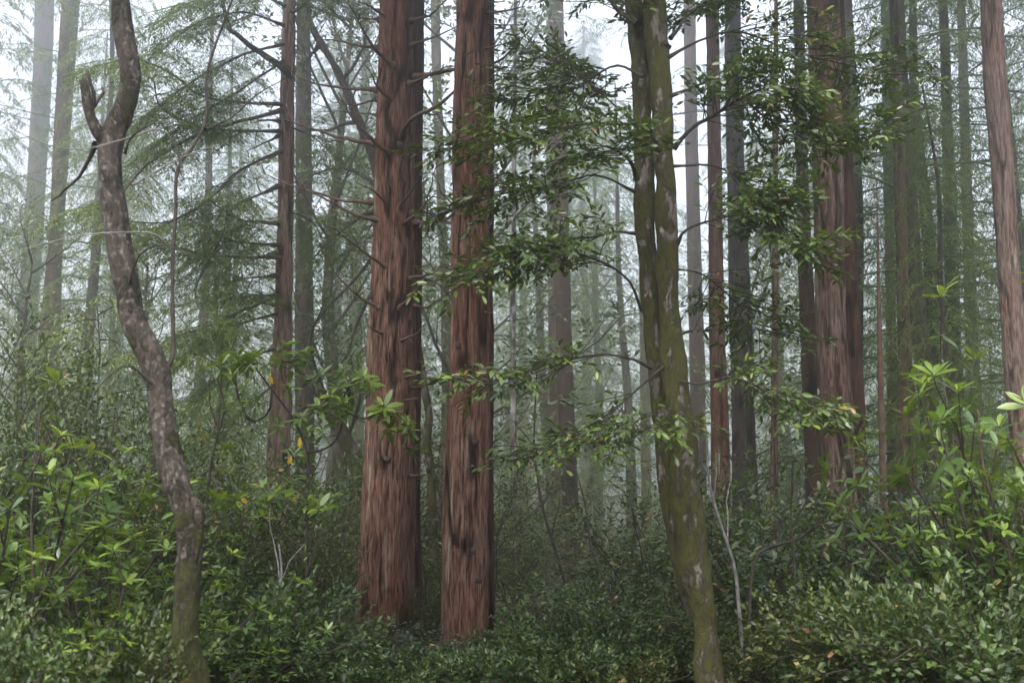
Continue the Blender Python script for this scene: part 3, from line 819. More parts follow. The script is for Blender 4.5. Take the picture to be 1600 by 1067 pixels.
# --- other trunks one can tell apart: (rows, depth, name, label, material, top, cell, amp, seed, crown)
TR = [
    ([(1290, 1345, 1010), (1290, 1342, 830), (1286, 1336, 729), (1281, 1330, 628), (1276, 1322, 506), (1270, 1317, 253), (1265, 1314, 120), (1262, 1312, 0)], 15.0, 'redwood_tree', 'broad pale streaked redwood, biggest trunk of the group right of the mossy laurel', M_REDPALE, 18, .013, .028, 101, None),
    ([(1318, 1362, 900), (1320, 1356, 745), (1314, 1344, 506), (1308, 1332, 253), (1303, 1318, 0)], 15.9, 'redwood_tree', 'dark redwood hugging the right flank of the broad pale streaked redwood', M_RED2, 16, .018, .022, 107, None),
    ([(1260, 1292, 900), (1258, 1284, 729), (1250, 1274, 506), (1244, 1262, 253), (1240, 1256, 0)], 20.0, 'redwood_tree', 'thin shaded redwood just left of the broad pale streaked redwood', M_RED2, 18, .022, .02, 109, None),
    ([(1600, 1650, 900), (1572, 1612, 600), (1565, 1598, 500), (1549, 1582, 253), (1538, 1572, 126), (1533, 1564, 0)], 16.0, 'redwood_tree', 'bare pale redwood leaning at the right end of the scene', M_GREYRED, 18, .013, .02, 113, None),
    ([(1112, 1145, 940), (1112, 1142, 800), (1111, 1138, 650), (1108, 1132, 500), (1106, 1127, 250), (1103, 1122, 0)], 17.5, 'redwood_tree', 'reddish trunk standing close behind the mossy laurel', M_RED, 18, .016, .022, 127, None),
    ([(1145, 1190, 900), (1143, 1178, 628), (1140, 1174, 506), (1137, 1166, 320), (1134, 1160, 180), (1132, 1156, 0)], 21.0, 'fir_tree', 'black barked fir right of the reddish trunk behind the laurel', M_FIR, 20, .02, .03, 131, (8, 18, 14, 3.0)),
    ([(1080, 1106, 850), (1078, 1102, 600), (1074, 1096, 400), (1070, 1090, 200), (1068, 1086, 0)], 34.0, 'redwood_tree', 'grey hazed trunk glimpsed between laurel and reddish redwood', M_RED2, 24, .05, .03, 137, (12, 23, 12, 3)),
    ([(884, 916, 1010), (884, 911, 900), (881, 907, 831), (874, 899, 679), (868, 893, 506), (863, 889, 350), (860, 885, 200), (857, 880, 0)], 33.0, 'fir_tree', 'lone fogged fir trunk in the gap beside the mossy laurel', M_RED2, 24, .04, .02, 139, (7.5, 21, 22, 3.0)),
    ([(862, 884, 1000), (860, 882, 800), (858, 878, 640), (856, 874, 450), (854, 872, 250)], 44.0, 'redwood_tree', 'fainter trunk half hidden behind the lone fogged fir', M_RED2, 30, .06, .03, 149, (12, 29, 14, 3.5)),
    ([(1002, 1020, 1000), (1002, 1018, 800), (1000, 1016, 600), (998, 1013, 400), (996, 1011, 200)], 46.0, 'redwood_tree', 'thin pale trunk dissolving in fog left of the laurel base', M_RED2, 30, .06, .03, 151, (8, 29, 20, 3.4)),
    ([(796, 810, 1010), (797, 808, 831), (797, 807, 679), (798, 806, 506), (799, 806, 380), (801, 807, 200), (803, 808, 0)], 18.5, 'slim_tree', 'very slim moss spotted whitish stem right of the smooth sided redwood', M_SLIM, 12, .012, .012, 157, None),
    ([(690, 705, 560), (686, 700, 400), (680, 694, 253), (675, 690, 120), (673, 687, 0)], 30.0, 'tanoak_tree', 'straight fogged trunk seen between the two central redwoods', M_MOSSY, 20, .04, .02, 163, None),
    ([(668, 684, 900), (664, 682, 800), (668, 680, 740), (660, 674, 690), (664, 676, 650), (657, 668, 600)], 16.5, 'tanoak_tree', 'wavy moss wrapped stem low between the two central redwoods', M_MOSSY, 7, .015, .02, 167, None),
    ([(466, 500, 960), (464, 494, 850), (462, 491, 700), (461, 490, 527), (462, 488, 350), (463, 486, 150)], 26.0, 'fir_tree', 'dark hazed trunk close to the right of the slender redwood', M_FIR, 20, .03, .03, 173, None),
    ([(60, 96, 640), (58, 92, 560), (64, 94, 500), (76, 98, 380), (88, 113, 150), (98, 124, 0)], 38.0, 'redwood_tree', 'dark based redwood rising into bright fog at upper left', M_RED2, 30, .05, .03, 179, (4, 26, 44, 4.2)),
    ([(20, 52, 650), (28, 58, 500), (42, 70, 300), (52, 80, 120), (56, 84, 0)], 62.0, 'redwood_tree', 'ghostly pale trunk barely visible in fog at upper left', M_RED2, 38, .1, .04, 181, None),
    ([(1404, 1440, 930), (1403, 1434, 800), (1402, 1430, 628), (1402, 1421, 506), (1396, 1414, 253), (1390, 1404, 0)], 19.0, 'redwood_tree', 'reddish straight trunk left of the checkered dark trunk at right', M_REDPALE, 20, .02, .02, 191, None),
    ([(1452, 1482, 930), (1449, 1478, 830), (1436, 1464, 628), (1424, 1448, 506), (1408, 1432, 300), (1400, 1420, 150), (1395, 1412, 0)], 22.0, 'fir_tree', 'checkered dark bark trunk behind the bright rhododendrons at right', M_FIR, 20, .03, .03, 193, (5.5, 17, 24, 3.8)),
    ([(1488, 1520, 930), (1484, 1512, 700), (1478, 1498, 506), (1474, 1490, 300), (1470, 1484, 80), (1468, 1480, 0)], 25.0, 'fir_tree', 'green draped fir between checkered trunk and leaning pale redwood', M_FIR, 22, .03, .03, 197, (3.0, 19, 34, 4.2)),
    ([(1528, 1558, 900), (1524, 1552, 800), (1512, 1532, 600), (1505, 1522, 400), (1500, 1515, 200)], 30.0, 'fir_tree', 'hazy fir just left of the leaning pale redwood', M_FIR, 24, .04, .03, 199, (3.0, 22, 30, 4.4)),
    ([(1380, 1392, 900), (1374, 1384, 720), (1371, 1379, 560), (1370, 1374, 400), (1370, 1372, 345)], 14.0, 'slim_tree', 'thin dead sapling stem right of the broad pale streaked redwood', M_DEAD, 5.5, .012, .008, 211, None),
    ([(1386, 1408, 900), (1386, 1404, 700), (1384, 1400, 500), (1380, 1396, 250), (1376, 1390, 0)], 27.0, 'fir_tree', 'mossy dark trunk behind the reddish straight trunk at right', M_MOSSY, 22, .03, .02, 223, (5, 19, 18, 3.8)),
    ([(1203, 1217, 900), (1204, 1216, 700), (1206, 1216, 500), (1207, 1216, 300), (1208, 1216, 150)], 15.5, 'slim_tree', 'pale pinkish slim stem between black fir and thin shaded redwood', M_REDPALE, 10, .012, .01, 227, None),
]
RNGPOS, TREES = [], []
for rows, Yd, name, label, mat, top, cell, amp, seed, crown in TR:
    root, S, tr = tree(rows, Yd, name, label, 'tree', mat, top, cell=cell, amp=amp, ring=max(.05, cell * 3), seed=seed, top_r=.4)
    RNGPOS.append((S[0, 0], S[0, 1]))
    TREES.append((root, S))
    if crown:
        z0, z1, n, L = crown
        mf, tw = MB(), MB()
        sc = Yd / 20.0
        conifer_crown(mf, mf, S, z0, z1, n, L, 13, .85, 18, .115 * sc ** .6, .020 * sc ** .6, droop=.4, up=.1, t0=.34)
        mf.build('crown', M_CONDARK if 'fir' in name else M_CON, root)

# leaning moss-limbed tanoak behind the stubbed redwood, with leafy boughs either side
rootP, SP, _ = tree([(596, 624, 860), (568, 596, 790), (540, 566, 715), (512, 534, 655), (496, 514, 625)], 19.0, 'tanoak_tree', 'leaning tanoak slanting up leftward behind the stubbed redwood', 'tree', M_MOSSY, 4.0, style='lumpy', cell=.02, amp=.02, ring=.05, seed=241)
rootP2, SP2, _ = tree([(600, 618, 420), (588, 604, 300), (574, 588, 240), (548, 562, 175), (520, 532, 110), (484, 494, 45), (470, 478, 0)], 21.0, 'tanoak_tree', 'dark slanting tanoak crossing behind the upper dead branches', 'tree', M_FIR, 12.0, style='lumpy', cell=.02, amp=.02, ring=.06, seed=251)
for root, S, Yd, rows in ((rootP, SP, 19.0, [[(520, 650), (500, 600), (480, 540), (500, 480)], [(540, 690), (560, 620), (545, 560)], [(510, 640), (470, 640), (430, 700)], [(560, 760), (530, 760), (500, 800)], [(580, 800), (620, 740), (665, 700)]]),
                         (rootP2, SP2, 21.0, [[(595, 330), (560, 340), (510, 380), (470, 420)], [(590, 290), (540, 260), (490, 270), (465, 300)], [(560, 190), (520, 200), (480, 200)], [(598, 380), (560, 430), (510, 480), (480, 520)],
                                              [(604, 400), (650, 430), (690, 450), (720, 500)], [(600, 340), (670, 330), (700, 380)], [(530, 130), (560, 90), (570, 40)], [(500, 70), (480, 100), (470, 130)], [(600, 420), (560, 500), (540, 560), (500, 590)]])):
    for pts in rows:
        o, P = add_branch(root, pts, Yd, rng.uniform(-1, 1), 7, M_FIR, n=12, sides=5)
        mf = MB()
        sub = ramify(P[None], 12, .8, .9, up=.05, t0=.2, m=6, flat=.3)
        sub2 = ramify(sub, 4, .38, .8, up=.05, t0=.3, m=5)
        tubes(mf, sub, np.linspace(.008, .003, 6)[None], 3, mat=1)
        leaves_on(mf, sub2, 8, .10, .036, 'small', spread=.9, lean=.7, base_var=rng.random(len(sub2)))
        mf.build('foliage', [M_TANLEAF, M_TWIG], o)


# unseen crowns added high on the near trees, kept dense to shade below
def shade_crown(root, S, z0, z1, n, L, mat, k=9):
    mf = MB()
    conifer_crown(mf, mf, S, z0, z1, int(n * 1.6), L, 12, 1.0, 11, .25, .07, droop=.5, up=.2)
    mf.build('crown', mat, root)


for root, S, z0, L, n in ((rootC, SC_, 10.3, 5.0, 90), (rootD, SD, 9.6, 5.0, 90), (rootB, SB, 12.0, 4.2, 60), (TREES[0][0], TREES[0][1], 11.2, 5.0, 80), (TREES[3][0], TREES[3][1], 11.5, 4.5, 60), (TREES[4][0], TREES[4][1], 12.0, 4.0, 50)):
    shade_crown(root, S, z0, S[-1, 2], n, L, M_CON)


def shade_dome(root, c, R, h, mat):  # unseen leafy dome added over a near tree to shade the air beneath
    n = 60
    d = rng.normal(size=(n, 3)); d[:, 2] = np.abs(d[:, 2]) * .6 + .25; d = nrm(d)
    L = R * rng.uniform(.5, 1.0, n)[:, None]
    s_ = np.linspace(0, 1, 8)[None, :, None]
    P = np.asarray(c)[None, None] + d[:, None] * s_ * L[:, None] * [1, 1, h / R]
    b2 = ramify(P, 14, .8, .9, up=.1, t0=.2, m=6)
    b3 = ramify(b2, 3, .35, .8, t0=.3, m=5)
    mf = MB()
    tubes(mf, P, np.linspace(.03, .008, 8)[None], 4, mat=1)
    tubes(mf, b2, np.linspace(.008, .003, 6)[None], 3, mat=1)
    leaves_on(mf, b3, 9, .12, .048, 'small', lean=.7)
    mf.build('crown', [mat, M_TWIG], root)


shade_dome(rootE, SE[-1, :3] + [0, 0, .3], 4.0, 2.5, M_BAYLEAF)
shade_dome(rootA, SA[-1, :3] + [0, .4, 1.0], 3.4, 2.2, M_TANLEAF)

# ------------------------------------------------------------------ forest behind: prototypes, then copies
def proto_conifer(name, label, H, r, z0, n, L, droop, mat, bark, group, seed, dens=8, bl=.24, bw=.05):
    root = thing(name, label, 'tree', (0, 0, 0), group)
    wob = np.random.default_rng(seed).normal(size=(6, 2)) * .12
    CR = np.array([[wob[i, 0] * min(i, 1), wob[i, 1] * min(i, 1), -.5 + (H + .5) * i / 5, r * (1.1 - 1.0 * i / 5)] for i in range(6)])
    mb = MB(); S = trunk_mesh(mb, CR, 'furrow', .06, .03, .5, seed)
    mb.build('trunk', bark, root)
    mf = MB()
    conifer_crown(mf, mf, S, z0, H * .98, n, L, dens, L * .30, 22, bl, bw, droop=droop, up=.12)
    mf.build('crown', mat, root)
    return root


GR = 'fogged trees standing far back in the forest'
PROTO = [
    proto_conifer('hemlock_tree', 'low branched hemlock fading into fog far back', 24, .26, 1.2, 100, 4.6, .5, M_CONDARK, M_FIR, GR, 301, dens=20, bl=.14, bw=.026),
    proto_conifer('hemlock_tree', 'low branched hemlock fading into fog far back', 20, .22, .8, 90, 4.0, .7, M_CON, M_FIR, GR, 302, dens=20, bl=.14, bw=.026),
    proto_conifer('redwood_tree', 'tall straight redwood fading into fog far back', 44, .42, 12, 70, 4.4, .45, M_CON, M_RED2, GR, 303, dens=16, bl=.3, bw=.065),
    proto_conifer('redwood_tree', 'tall straight redwood fading into fog far back', 38, .34, 9, 60, 4.6, .55, M_CONDARK, M_RED2, GR, 304, dens=16, bl=.3, bw=.065),
]


def proto_broadleaf(name, label, H, seed, leafmat, group):
    root = thing(name, label, 'tree', (0, 0, 0), group)
    g = np.random.default_rng(seed)
    CR = np.array([[0, 0, -.4, .16], [.15, .1, H * .25, .13], [.5, .0, H * .5, .10], [.6, .3, H * .8, .05], [.5, .4, H, .02]])
    mb = MB(); S = trunk_mesh(mb, CR, 'lumpy', .05, .02, .2, seed); mb.build('trunk', M_MOSSY, root)
    mf = MB()
    b1 = ramify(S[None, :, :3], 20, H * .30, 1.0, up=.2, t0=.18, m=8, curve=.1)
    b2 = ramify(b1, 9, H * .12, .9, up=.1, t0=.2, m=6)
    b3 = ramify(b2, 4, .5, .8, t0=.3, m=5)
    tubes(mf, b1, np.linspace(.035, .01, 8)[None], 4, mat=1)
    tubes(mf, b2, np.linspace(.012, .004, 6)[None], 3, mat=1)
    leaves_on(mf, b3, 9, .13, .05, 'small', spread=.9, lean=.8, base_var=g.random(len(b3)))
    mf.build('crown', [leafmat, M_TWIG], root)
    return root


PB = [proto_broadleaf('tanoak_tree', 'bushy tanoak fading into fog among conifers', 11, 311, M_TANLEAF, GR),
      proto_broadleaf('laurel_tree', 'rounded laurel fading into fog among conifers', 9, 312, M_BAYLEAF, GR)]


def ux(u, Yd):
    return (u - 800) / F * Yd * 1.0 / cos(PITCH) ** 0


def put(proto, u, Yd, sc, label=None, first={}):
    x = ux(u, Yd)
    z = float(ground(x, Yd)) - .05
    ang = rng.uniform(0, 6.28)
    if proto.name not in first:
        first[proto.name] = True
        proto.location = (x, Yd, z); proto.rotation_euler = (0, 0, ang); proto.scale = (sc,) * 3
        if label: proto['label'] = label
        return proto
    return dup(proto, (x, Yd, z), ang, (sc,) * 3, label)


hem1, hem2, rw1, rw2 = PROTO
# individually placed mid-distance trees
for p, u, Yd, s, lab in [
        (hem2, 1670, 24, .85, 'young hemlock at the right edge past the leaning redwood'), (hem1, 1505, 34, .95, 'hemlock with green boughs just left of the leaning redwood'), (hem2, 1478, 17.5, .42, 'short hemlock behind the bright right rhododendrons'), (hem1, 1345, 25, .9, 'green hemlock behind the thin dead sapling stem'), (hem2, 1450, 25, .95, 'drooping hemlock behind the checkered dark trunk'), (hem1, 1585, 24, 1.0, 'green hemlock behind the leaning pale redwood'),
        (hem2, 1225, 40, .9, 'hemlock filling the gap left of the thin shaded redwood'), (hem1, 1660, 44, 1.0, 'hemlock at the far right past the leaning redwood'),
        (hem2, 975, 40, .95, 'weeping hemlock in fog left of the mossy laurel'), (hem1, 345, 46, 1.0, 'hemlock in fog left of the slender redwood'), (hem2, 175, 50, 1.1, 'hemlock behind the crooked lichened trunk'),
        (hem1, 310, 40, 1.0, 'feathery hemlock between crooked trunk and slender redwood'), (hem2, 130, 32, 1.0, 'feathery hemlock beside the dark based redwood at upper left'), (hem2, -25, 44, 1.0, 'hemlock in bright fog at the far left edge beyond the ghostly pale trunk'), (PB[0], 905, 46, 1.3, None), (PB[1], 620, 42, 1.5, None), (hem2, 610, 48, 1.2, None), (hem1, 520, 55, 1.2, None), (hem2, 700, 60, 1.3, None), (hem2, 850, 47, 1.2, None), (hem1, 930, 52, 1.0, None), (hem2, 800, 58, 1.1, None), (PB[0], 530, 27, 1.35, 'leafy tanoak in haze left of the stubbed redwood'), (PB[1], 690, 25, 1.45, 'laurel in haze between the two central redwoods'),
        (PB[0], 360, 25, .75, 'leafy tanoak low behind the slender redwood'), (PB[1], 1140, 27, .9, 'laurel thicket behind the black barked fir'), (PB[0], 1310, 33, 1.0, None), (PB[1], 60, 22, .7, 'dark laurel at left behind the rhododendrons'),
        (PB[0], 250, 22, .6, 'round tanoak low behind the crooked lichened trunk'), (PB[1], 835, 40, .65, 'low laurel in the foggy gap at centre')]:
    put(p, u, Yd, s, lab)
used = [(a, b) for a, b in RNGPOS]
cnt = 0
tries = 0
while cnt < 30 and tries < 4000:
    tries += 1
    Yd = rng.uniform(46, 110)
    u = rng.uniform(-120, 1720)
    if 700 < u < 1040 and Yd < 75: continue
    x = ux(u, Yd)
    if any((x - a) ** 2 + (Yd - b) ** 2 < (2.6 + Yd * .015) ** 2 for a, b in used): continue
    used.append((x, Yd)); cnt += 1
    p = [hem1, hem2, rw1, rw2, rw1, hem1, PB[0]][cnt % 7]
    put(p, u, Yd, rng.uniform(.75, 1.2))


# ------------------------------------------------------------------ understorey
def stem_fan(H, R, n, m=8, out=.6):
    a = np.arange(n) * 2.4 + rng.uniform(-.5, .5, n)
    rr = R * np.sqrt(rng.uniform(.05, 1, n))
    h = H * (1 - .35 * (rr / R) ** 2) * rng.uniform(.7, 1.0, n)
    s = np.linspace(0, 1, m)[None, :, None]
    tip = np.stack([np.cos(a) * rr, np.sin(a) * rr, h], 1)
    b = np.stack([np.cos(a) * R * .06, np.sin(a) * R * .06, np.full(n, -.06)], 1)
    P = b[:, None] * (1 - s) + tip[:, None] * s
    P[..., :2] -= (tip[:, None, :2] * .35) * (s * (1 - s)) * 1.6
    return P + np.cumsum(rng.normal(size=P.shape) * .012 * H, 1)


def proto_shrub(name, label, cat, H, R, kind, group, leaf):
    root = thing(name, label, cat, (0, 0, 0), group)
    st, mf = MB(), MB()
    if kind in ('huck', 'low'):
        P = stem_fan(H, R, 16 if kind == 'huck' else 30)
        b1 = ramify(P, 9 if kind == 'huck' else 6, H * .30 + (.12 if kind == 'low' and H > .4 else .03), .8, up=.15, t0=.12, m=6, curve=.1)
        b2 = ramify(b1, 7, .17 if H > .4 else .10, .8, up=.05, t0=.2, m=4, flat=.4)
        tubes(st, P, np.linspace(.011, .004, 8)[None], 5)
        tubes(st, b1, np.linspace(.004, .0015, 6)[None], 3)
        leaves_on(mf, b2, 7, .041, .022, 'small', spread=1.0, lean=.55, base_var=rng.random(len(b2)))
    elif kind == 'tan':
        P = stem_fan(H, R, 9)
        b1 = ramify(P, 8, H * .30, .85, up=.1, t0=.15, m=6, curve=.05)
        b2 = ramify(b1, 5, .26, .8, up=.05, t0=.25, m=4)
        tubes(st, P, np.linspace(.015, .005, 8)[None], 5)
        tubes(st, b1, np.linspace(.006, .002, 6)[None], 3)
        leaves_on(mf, b2, 7, .078, .030, 'full', spread=.95, lean=.65, bend=.15, base_var=rng.random(len(b2)))
    elif kind == 'rhodo':
        P = stem_fan(H, R, 11)
        b1 = ramify(P, 5, H * .24, .75, up=.5, t0=.35, m=6, curve=.25)
        tubes(st, P, np.linspace(.013, .006, 8)[None], 6)
        tubes(st, b1, np.linspace(.006, .0035, 6)[None], 4)
        C = np.vstack([P[:, -1], b1[:, -1]]); U = np.vstack([P[:, -1] - P[:, -3], b1[:, -1] - b1[:, -3]])
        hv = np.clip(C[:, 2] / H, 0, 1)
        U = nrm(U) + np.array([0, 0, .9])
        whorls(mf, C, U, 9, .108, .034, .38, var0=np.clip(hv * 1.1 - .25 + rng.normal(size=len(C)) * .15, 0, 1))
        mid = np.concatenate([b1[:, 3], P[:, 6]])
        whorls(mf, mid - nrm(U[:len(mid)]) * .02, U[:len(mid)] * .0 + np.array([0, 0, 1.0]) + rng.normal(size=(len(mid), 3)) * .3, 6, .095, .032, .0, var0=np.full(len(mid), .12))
    elif kind == 'sap':
        P = np.stack([rng.normal(size=8) * .02, rng.normal(size=8) * .02, np.linspace(-.05, H, 8)], 1)[None]
        tubes(st, P, np.linspace(.02, .004, 8)[None], 6)
        b1 = ramify(P, 34, R, 1.25, up=.1, t0=.1, m=7, curve=-.3)
        tubes(st, b1, np.linspace(.006, .002, 7)[None], 3)
        sprays(mf, b1, 9, R * .32, 9, .06, .011, droop=.5)
    st.build('woody_stem', M_TWIG, root)
    mf.build('foliage', leaf, root)
    return root


HU = [proto_shrub('huckleberry_shrub', '', 'shrub', 1.5, .95, 'huck', None, m) for m in (M_HUCK, M_HUCK2, M_HUCK2)]
TA = [proto_shrub('tanoak_shrub', '', 'shrub', 2.0, 1.1, 'tan', None, m) for m in (M_TANLEAF, M_BLUELEAF, M_TANLEAF)]
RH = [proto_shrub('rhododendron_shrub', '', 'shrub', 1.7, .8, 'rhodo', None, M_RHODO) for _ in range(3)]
LO = [proto_shrub('huckleberry_shrub', '', 'shrub', .6, .75, 'low', None, m) for m in (M_HUCK, M_HUCK2, M_HUCK)]
GL = [proto_shrub('huckleberry_shrub', '', 'shrub', .28, .6, 'low', None, m) for m in (M_HUCK, M_HUCK2, M_HUCK)]
SP_ = [proto_shrub('hemlock_sapling', '', 'sapling', 2.0, .7, 'sap', None, M_CON)]
BASEH = {'g': .28, 'l': .6, 'h': 1.5, 't': 2.0, 'r': 1.7, 's': 2.0}
KIND = {'g': GL, 'l': LO, 'h': HU, 't': TA, 'r': RH, 's': SP_}
PLACED = {}


def shrub(kind, u, Yd, H, label, wide=1.0, variant=None, group=None):
    lst = KIND[kind]
    i = variant if variant is not None else int(rng.integers(len(lst)))
    p = lst[i]
    s = H / BASEH[kind]
    x = ux(u, Yd); z = float(ground(x, Yd))
    ang = rng.uniform(0, 6.28)
    sc = (s * wide * .5 + .5 * wide, s * wide * .5 + .5 * wide, s)
    if (kind, i) not in PLACED:
        PLACED[(kind, i)] = 1
        p.location = (x, Yd, z); p.rotation_euler = (0, 0, ang); p.scale = sc
        p['label'] = label
        if group: p['group'] = group
        return p
    return dup(p, (x, Yd, z), ang, sc, label, group)


SH = [
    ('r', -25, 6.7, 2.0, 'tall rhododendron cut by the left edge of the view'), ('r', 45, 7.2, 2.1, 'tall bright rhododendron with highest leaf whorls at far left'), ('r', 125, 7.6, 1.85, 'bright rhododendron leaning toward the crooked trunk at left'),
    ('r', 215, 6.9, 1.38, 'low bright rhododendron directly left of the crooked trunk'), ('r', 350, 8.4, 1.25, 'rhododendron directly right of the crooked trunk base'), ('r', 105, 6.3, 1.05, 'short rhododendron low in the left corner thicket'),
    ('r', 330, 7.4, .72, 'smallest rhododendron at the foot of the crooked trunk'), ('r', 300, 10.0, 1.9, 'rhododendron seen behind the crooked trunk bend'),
    ('h', 60, 9.6, 2.5, 'tall dark huckleberry behind the left rhododendrons'), ('h', 165, 10.6, 2.7, 'tall dark huckleberry behind the crooked trunk, left side'), ('h', -40, 10.2, 3.0, 'tallest dark huckleberry at the extreme left'), ('h', 240, 9.2, 2.0, 'dark huckleberry touching the crooked trunk from behind'),
    ('l', 140, 6.1, .85, 'low glossy huckleberry at lower left', .7), ('l', 35, 5.9, .8, 'low glossy huckleberry in the bottom left corner', .7), ('l', 165, 6.6, .75, 'low glossy huckleberry left of the crooked trunk base', .6), ('l', 390, 8.8, 1.0, 'low huckleberry between crooked trunk and slender redwood'),
    ('h', 350, 11.2, 1.9, 'mid height huckleberry behind the small rhododendrons'), ('h', 425, 11.0, 1.35, 'huckleberry in front of the slender redwood'), ('l', 475, 10.2, .55, 'low huckleberry left of the stubbed redwood foot'), ('g', 545, 10.6, .34, 'low huckleberry hiding the stubbed redwood foot, left half'),
    ('g', 610, 9.9, .28, 'low huckleberry hiding the stubbed redwood foot, right half'), ('t', 668, 10.1, .5, 'blunt leaved bush at the foot of the smooth sided redwood'), ('g', 790, 9.9, .3, 'low huckleberry right of the smooth sided redwood foot'), ('g', 850, 10.2, .42, 'low huckleberry below the lone fogged fir'),
    ('l', 925, 9.9, .7, 'low huckleberry left of the laurel base'), ('t', 1000, 9.9, .9, 'leafy bush touching the laurel base from the left'), ('h', 500, 14.0, 1.75, 'huckleberry mound between slender and stubbed redwoods'), ('t', 530, 16.0, 2.2, 'leafy bush mound behind the huckleberry between redwoods'),
    ('h', 672, 14.6, 1.3, 'dark huckleberry in the slot between the central redwoods'), ('h', 805, 13.2, .85, 'huckleberry under the slim whitish stem'), ('t', 940, 14.2, .95, 'leafy bush right of the foot of the lone fogged fir'), ('h', 975, 12.6, 1.25, 'huckleberry behind the low bushes left of the laurel'),
    ('t', 1030, 11.8, 1.9, 'leafy bush behind the laurel base'), ('s', 775, 12.6, 1.55, 'feathery hemlock sapling against the smooth sided redwood'), ('s', 560, 18.0, 2.3, 'hemlock sapling left of the stubbed redwood'),
    ('t', 1150, 10.2, 2.0, 'tall tanoak bush directly right of the laurel base', 1.0, 0), ('t', 1225, 9.8, 1.95, 'olive tanoak bush below the broad pale streaked redwood, left part', 1.0, 2), ('t', 1305, 9.4, 1.6, 'blue green bush in front of the broad pale streaked redwood', 1.0, 1), ('t', 1190, 12.0, 2.3, 'tanoak bush behind, below the black barked fir', 1.0, 2),
    ('t', 1375, 10.4, 1.75, 'blue green bush below the thin dead sapling stem', 1.0, 1), ('t', 1455, 9.4, 1.5, 'olive tanoak bush beneath the bright right rhododendrons', 1.0, 0), ('h', 1550, 9.6, 1.8, 'dark huckleberry under the leaning pale redwood'), ('h', 1625, 8.8, 1.6, 'dark huckleberry cut by the right edge'),
    ('l', 1215, 8.8, .75, 'low huckleberry right of the laurel base', .8), ('t', 1330, 7.9, 1.1, 'olive bush low at right of the laurel, close to the viewer', .8, 0), ('l', 1400, 7.9, 1.0, 'low huckleberry in front of the broad redwood thicket'), ('l', 1455, 7.4, 1.0, 'low huckleberry in the bottom right thicket'),
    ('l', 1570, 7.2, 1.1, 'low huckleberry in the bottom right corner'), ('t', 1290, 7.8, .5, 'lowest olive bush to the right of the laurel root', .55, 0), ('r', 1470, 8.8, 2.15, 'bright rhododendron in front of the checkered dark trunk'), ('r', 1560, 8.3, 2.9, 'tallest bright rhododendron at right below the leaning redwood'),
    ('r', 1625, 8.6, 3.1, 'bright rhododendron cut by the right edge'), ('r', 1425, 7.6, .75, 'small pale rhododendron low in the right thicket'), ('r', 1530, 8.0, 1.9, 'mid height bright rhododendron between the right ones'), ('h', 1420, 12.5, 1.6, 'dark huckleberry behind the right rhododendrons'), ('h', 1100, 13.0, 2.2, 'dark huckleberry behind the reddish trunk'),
    ('g', 430, 8.9, .34, 'low huckleberry at the bottom edge below the slender redwood'), ('g', 520, 9.2, .3, 'low huckleberry at the bottom edge left of the stubbed redwood'), ('g', 585, 9.0, .25, 'low huckleberry at the bottom edge below the stubbed redwood', 1.0, 2),
    ('g', 650, 9.3, .3, 'low huckleberry at the bottom edge between the central redwoods'), ('g', 735, 9.2, .24, 'low huckleberry at the bottom edge below the smooth sided redwood'), ('g', 820, 9.0, .32, 'low huckleberry at the bottom edge below the slim whitish stem'),
    ('g', 890, 9.2, .38, 'low blue green huckleberry at the bottom edge below the lone fogged fir', 1.0, 2), ('g', 960, 8.9, .34, 'low huckleberry at the bottom edge left of the laurel root'), ('g', 1040, 9.8, .4, 'low huckleberry behind the laurel root'), ('l', 1265, 8.3, .5, 'low huckleberry at the bottom edge right of the laurel root', .75),
    ('t', 395, 12.2, 1.9, 'leafy bush directly left of the slender redwood foot', .9, 0), ('t', 490, 17.5, 2.9, 'tall leafy bush in haze between slender and stubbed redwoods', 1.0, 2), ('t', 965, 17.0, 1.8, 'leafy bush in haze right of the lone fogged fir', 1.0, 0), ('t', 800, 18.5, 1.7, 'leafy bush in haze left of the lone fogged fir', 1.0, 2),
    ('h', 668, 12.9, .7, 'small dark huckleberry filling the gap between the central redwood bases', .6), ('h', 1085, 10.8, .9, 'dark huckleberry low behind the laurel root', .8),
    ('s', 150, 12.6, 3.6, 'feathery hemlock sapling behind the tall dark huckleberries at left'), ('s', 345, 13.4, 3.0, 'feathery hemlock sapling left of the slender redwood'), ('s', 20, 13.0, 3.4, 'feathery hemlock sapling at the extreme left behind the bushes'),
]
for s in SH:
    shrub(s[0], s[1], s[2], s[3], s[4], *(s[5:] if len(s) > 5 else ()))
GS = 'understorey bushes in the haze between the trunks'
for i in range(70):
    Yd = rng.uniform(16, 48)
    u = rng.uniform(-60, 1660)
    if 835 < u < 935 and Yd < 33: continue
    k = ['h', 't', 'h', 's'][i % 4]
    shrub(k, u, Yd, rng.uniform(1.3, 2.4) * (1 + (Yd - 16) * .012), {'h': 'dim huckleberry bush in the haze between distant trunks', 't': 'dim leafy bush in the haze between distant trunks', 's': 'small drooping hemlock sapling in the haze between trunks'}[k], 1.25, None, GS)

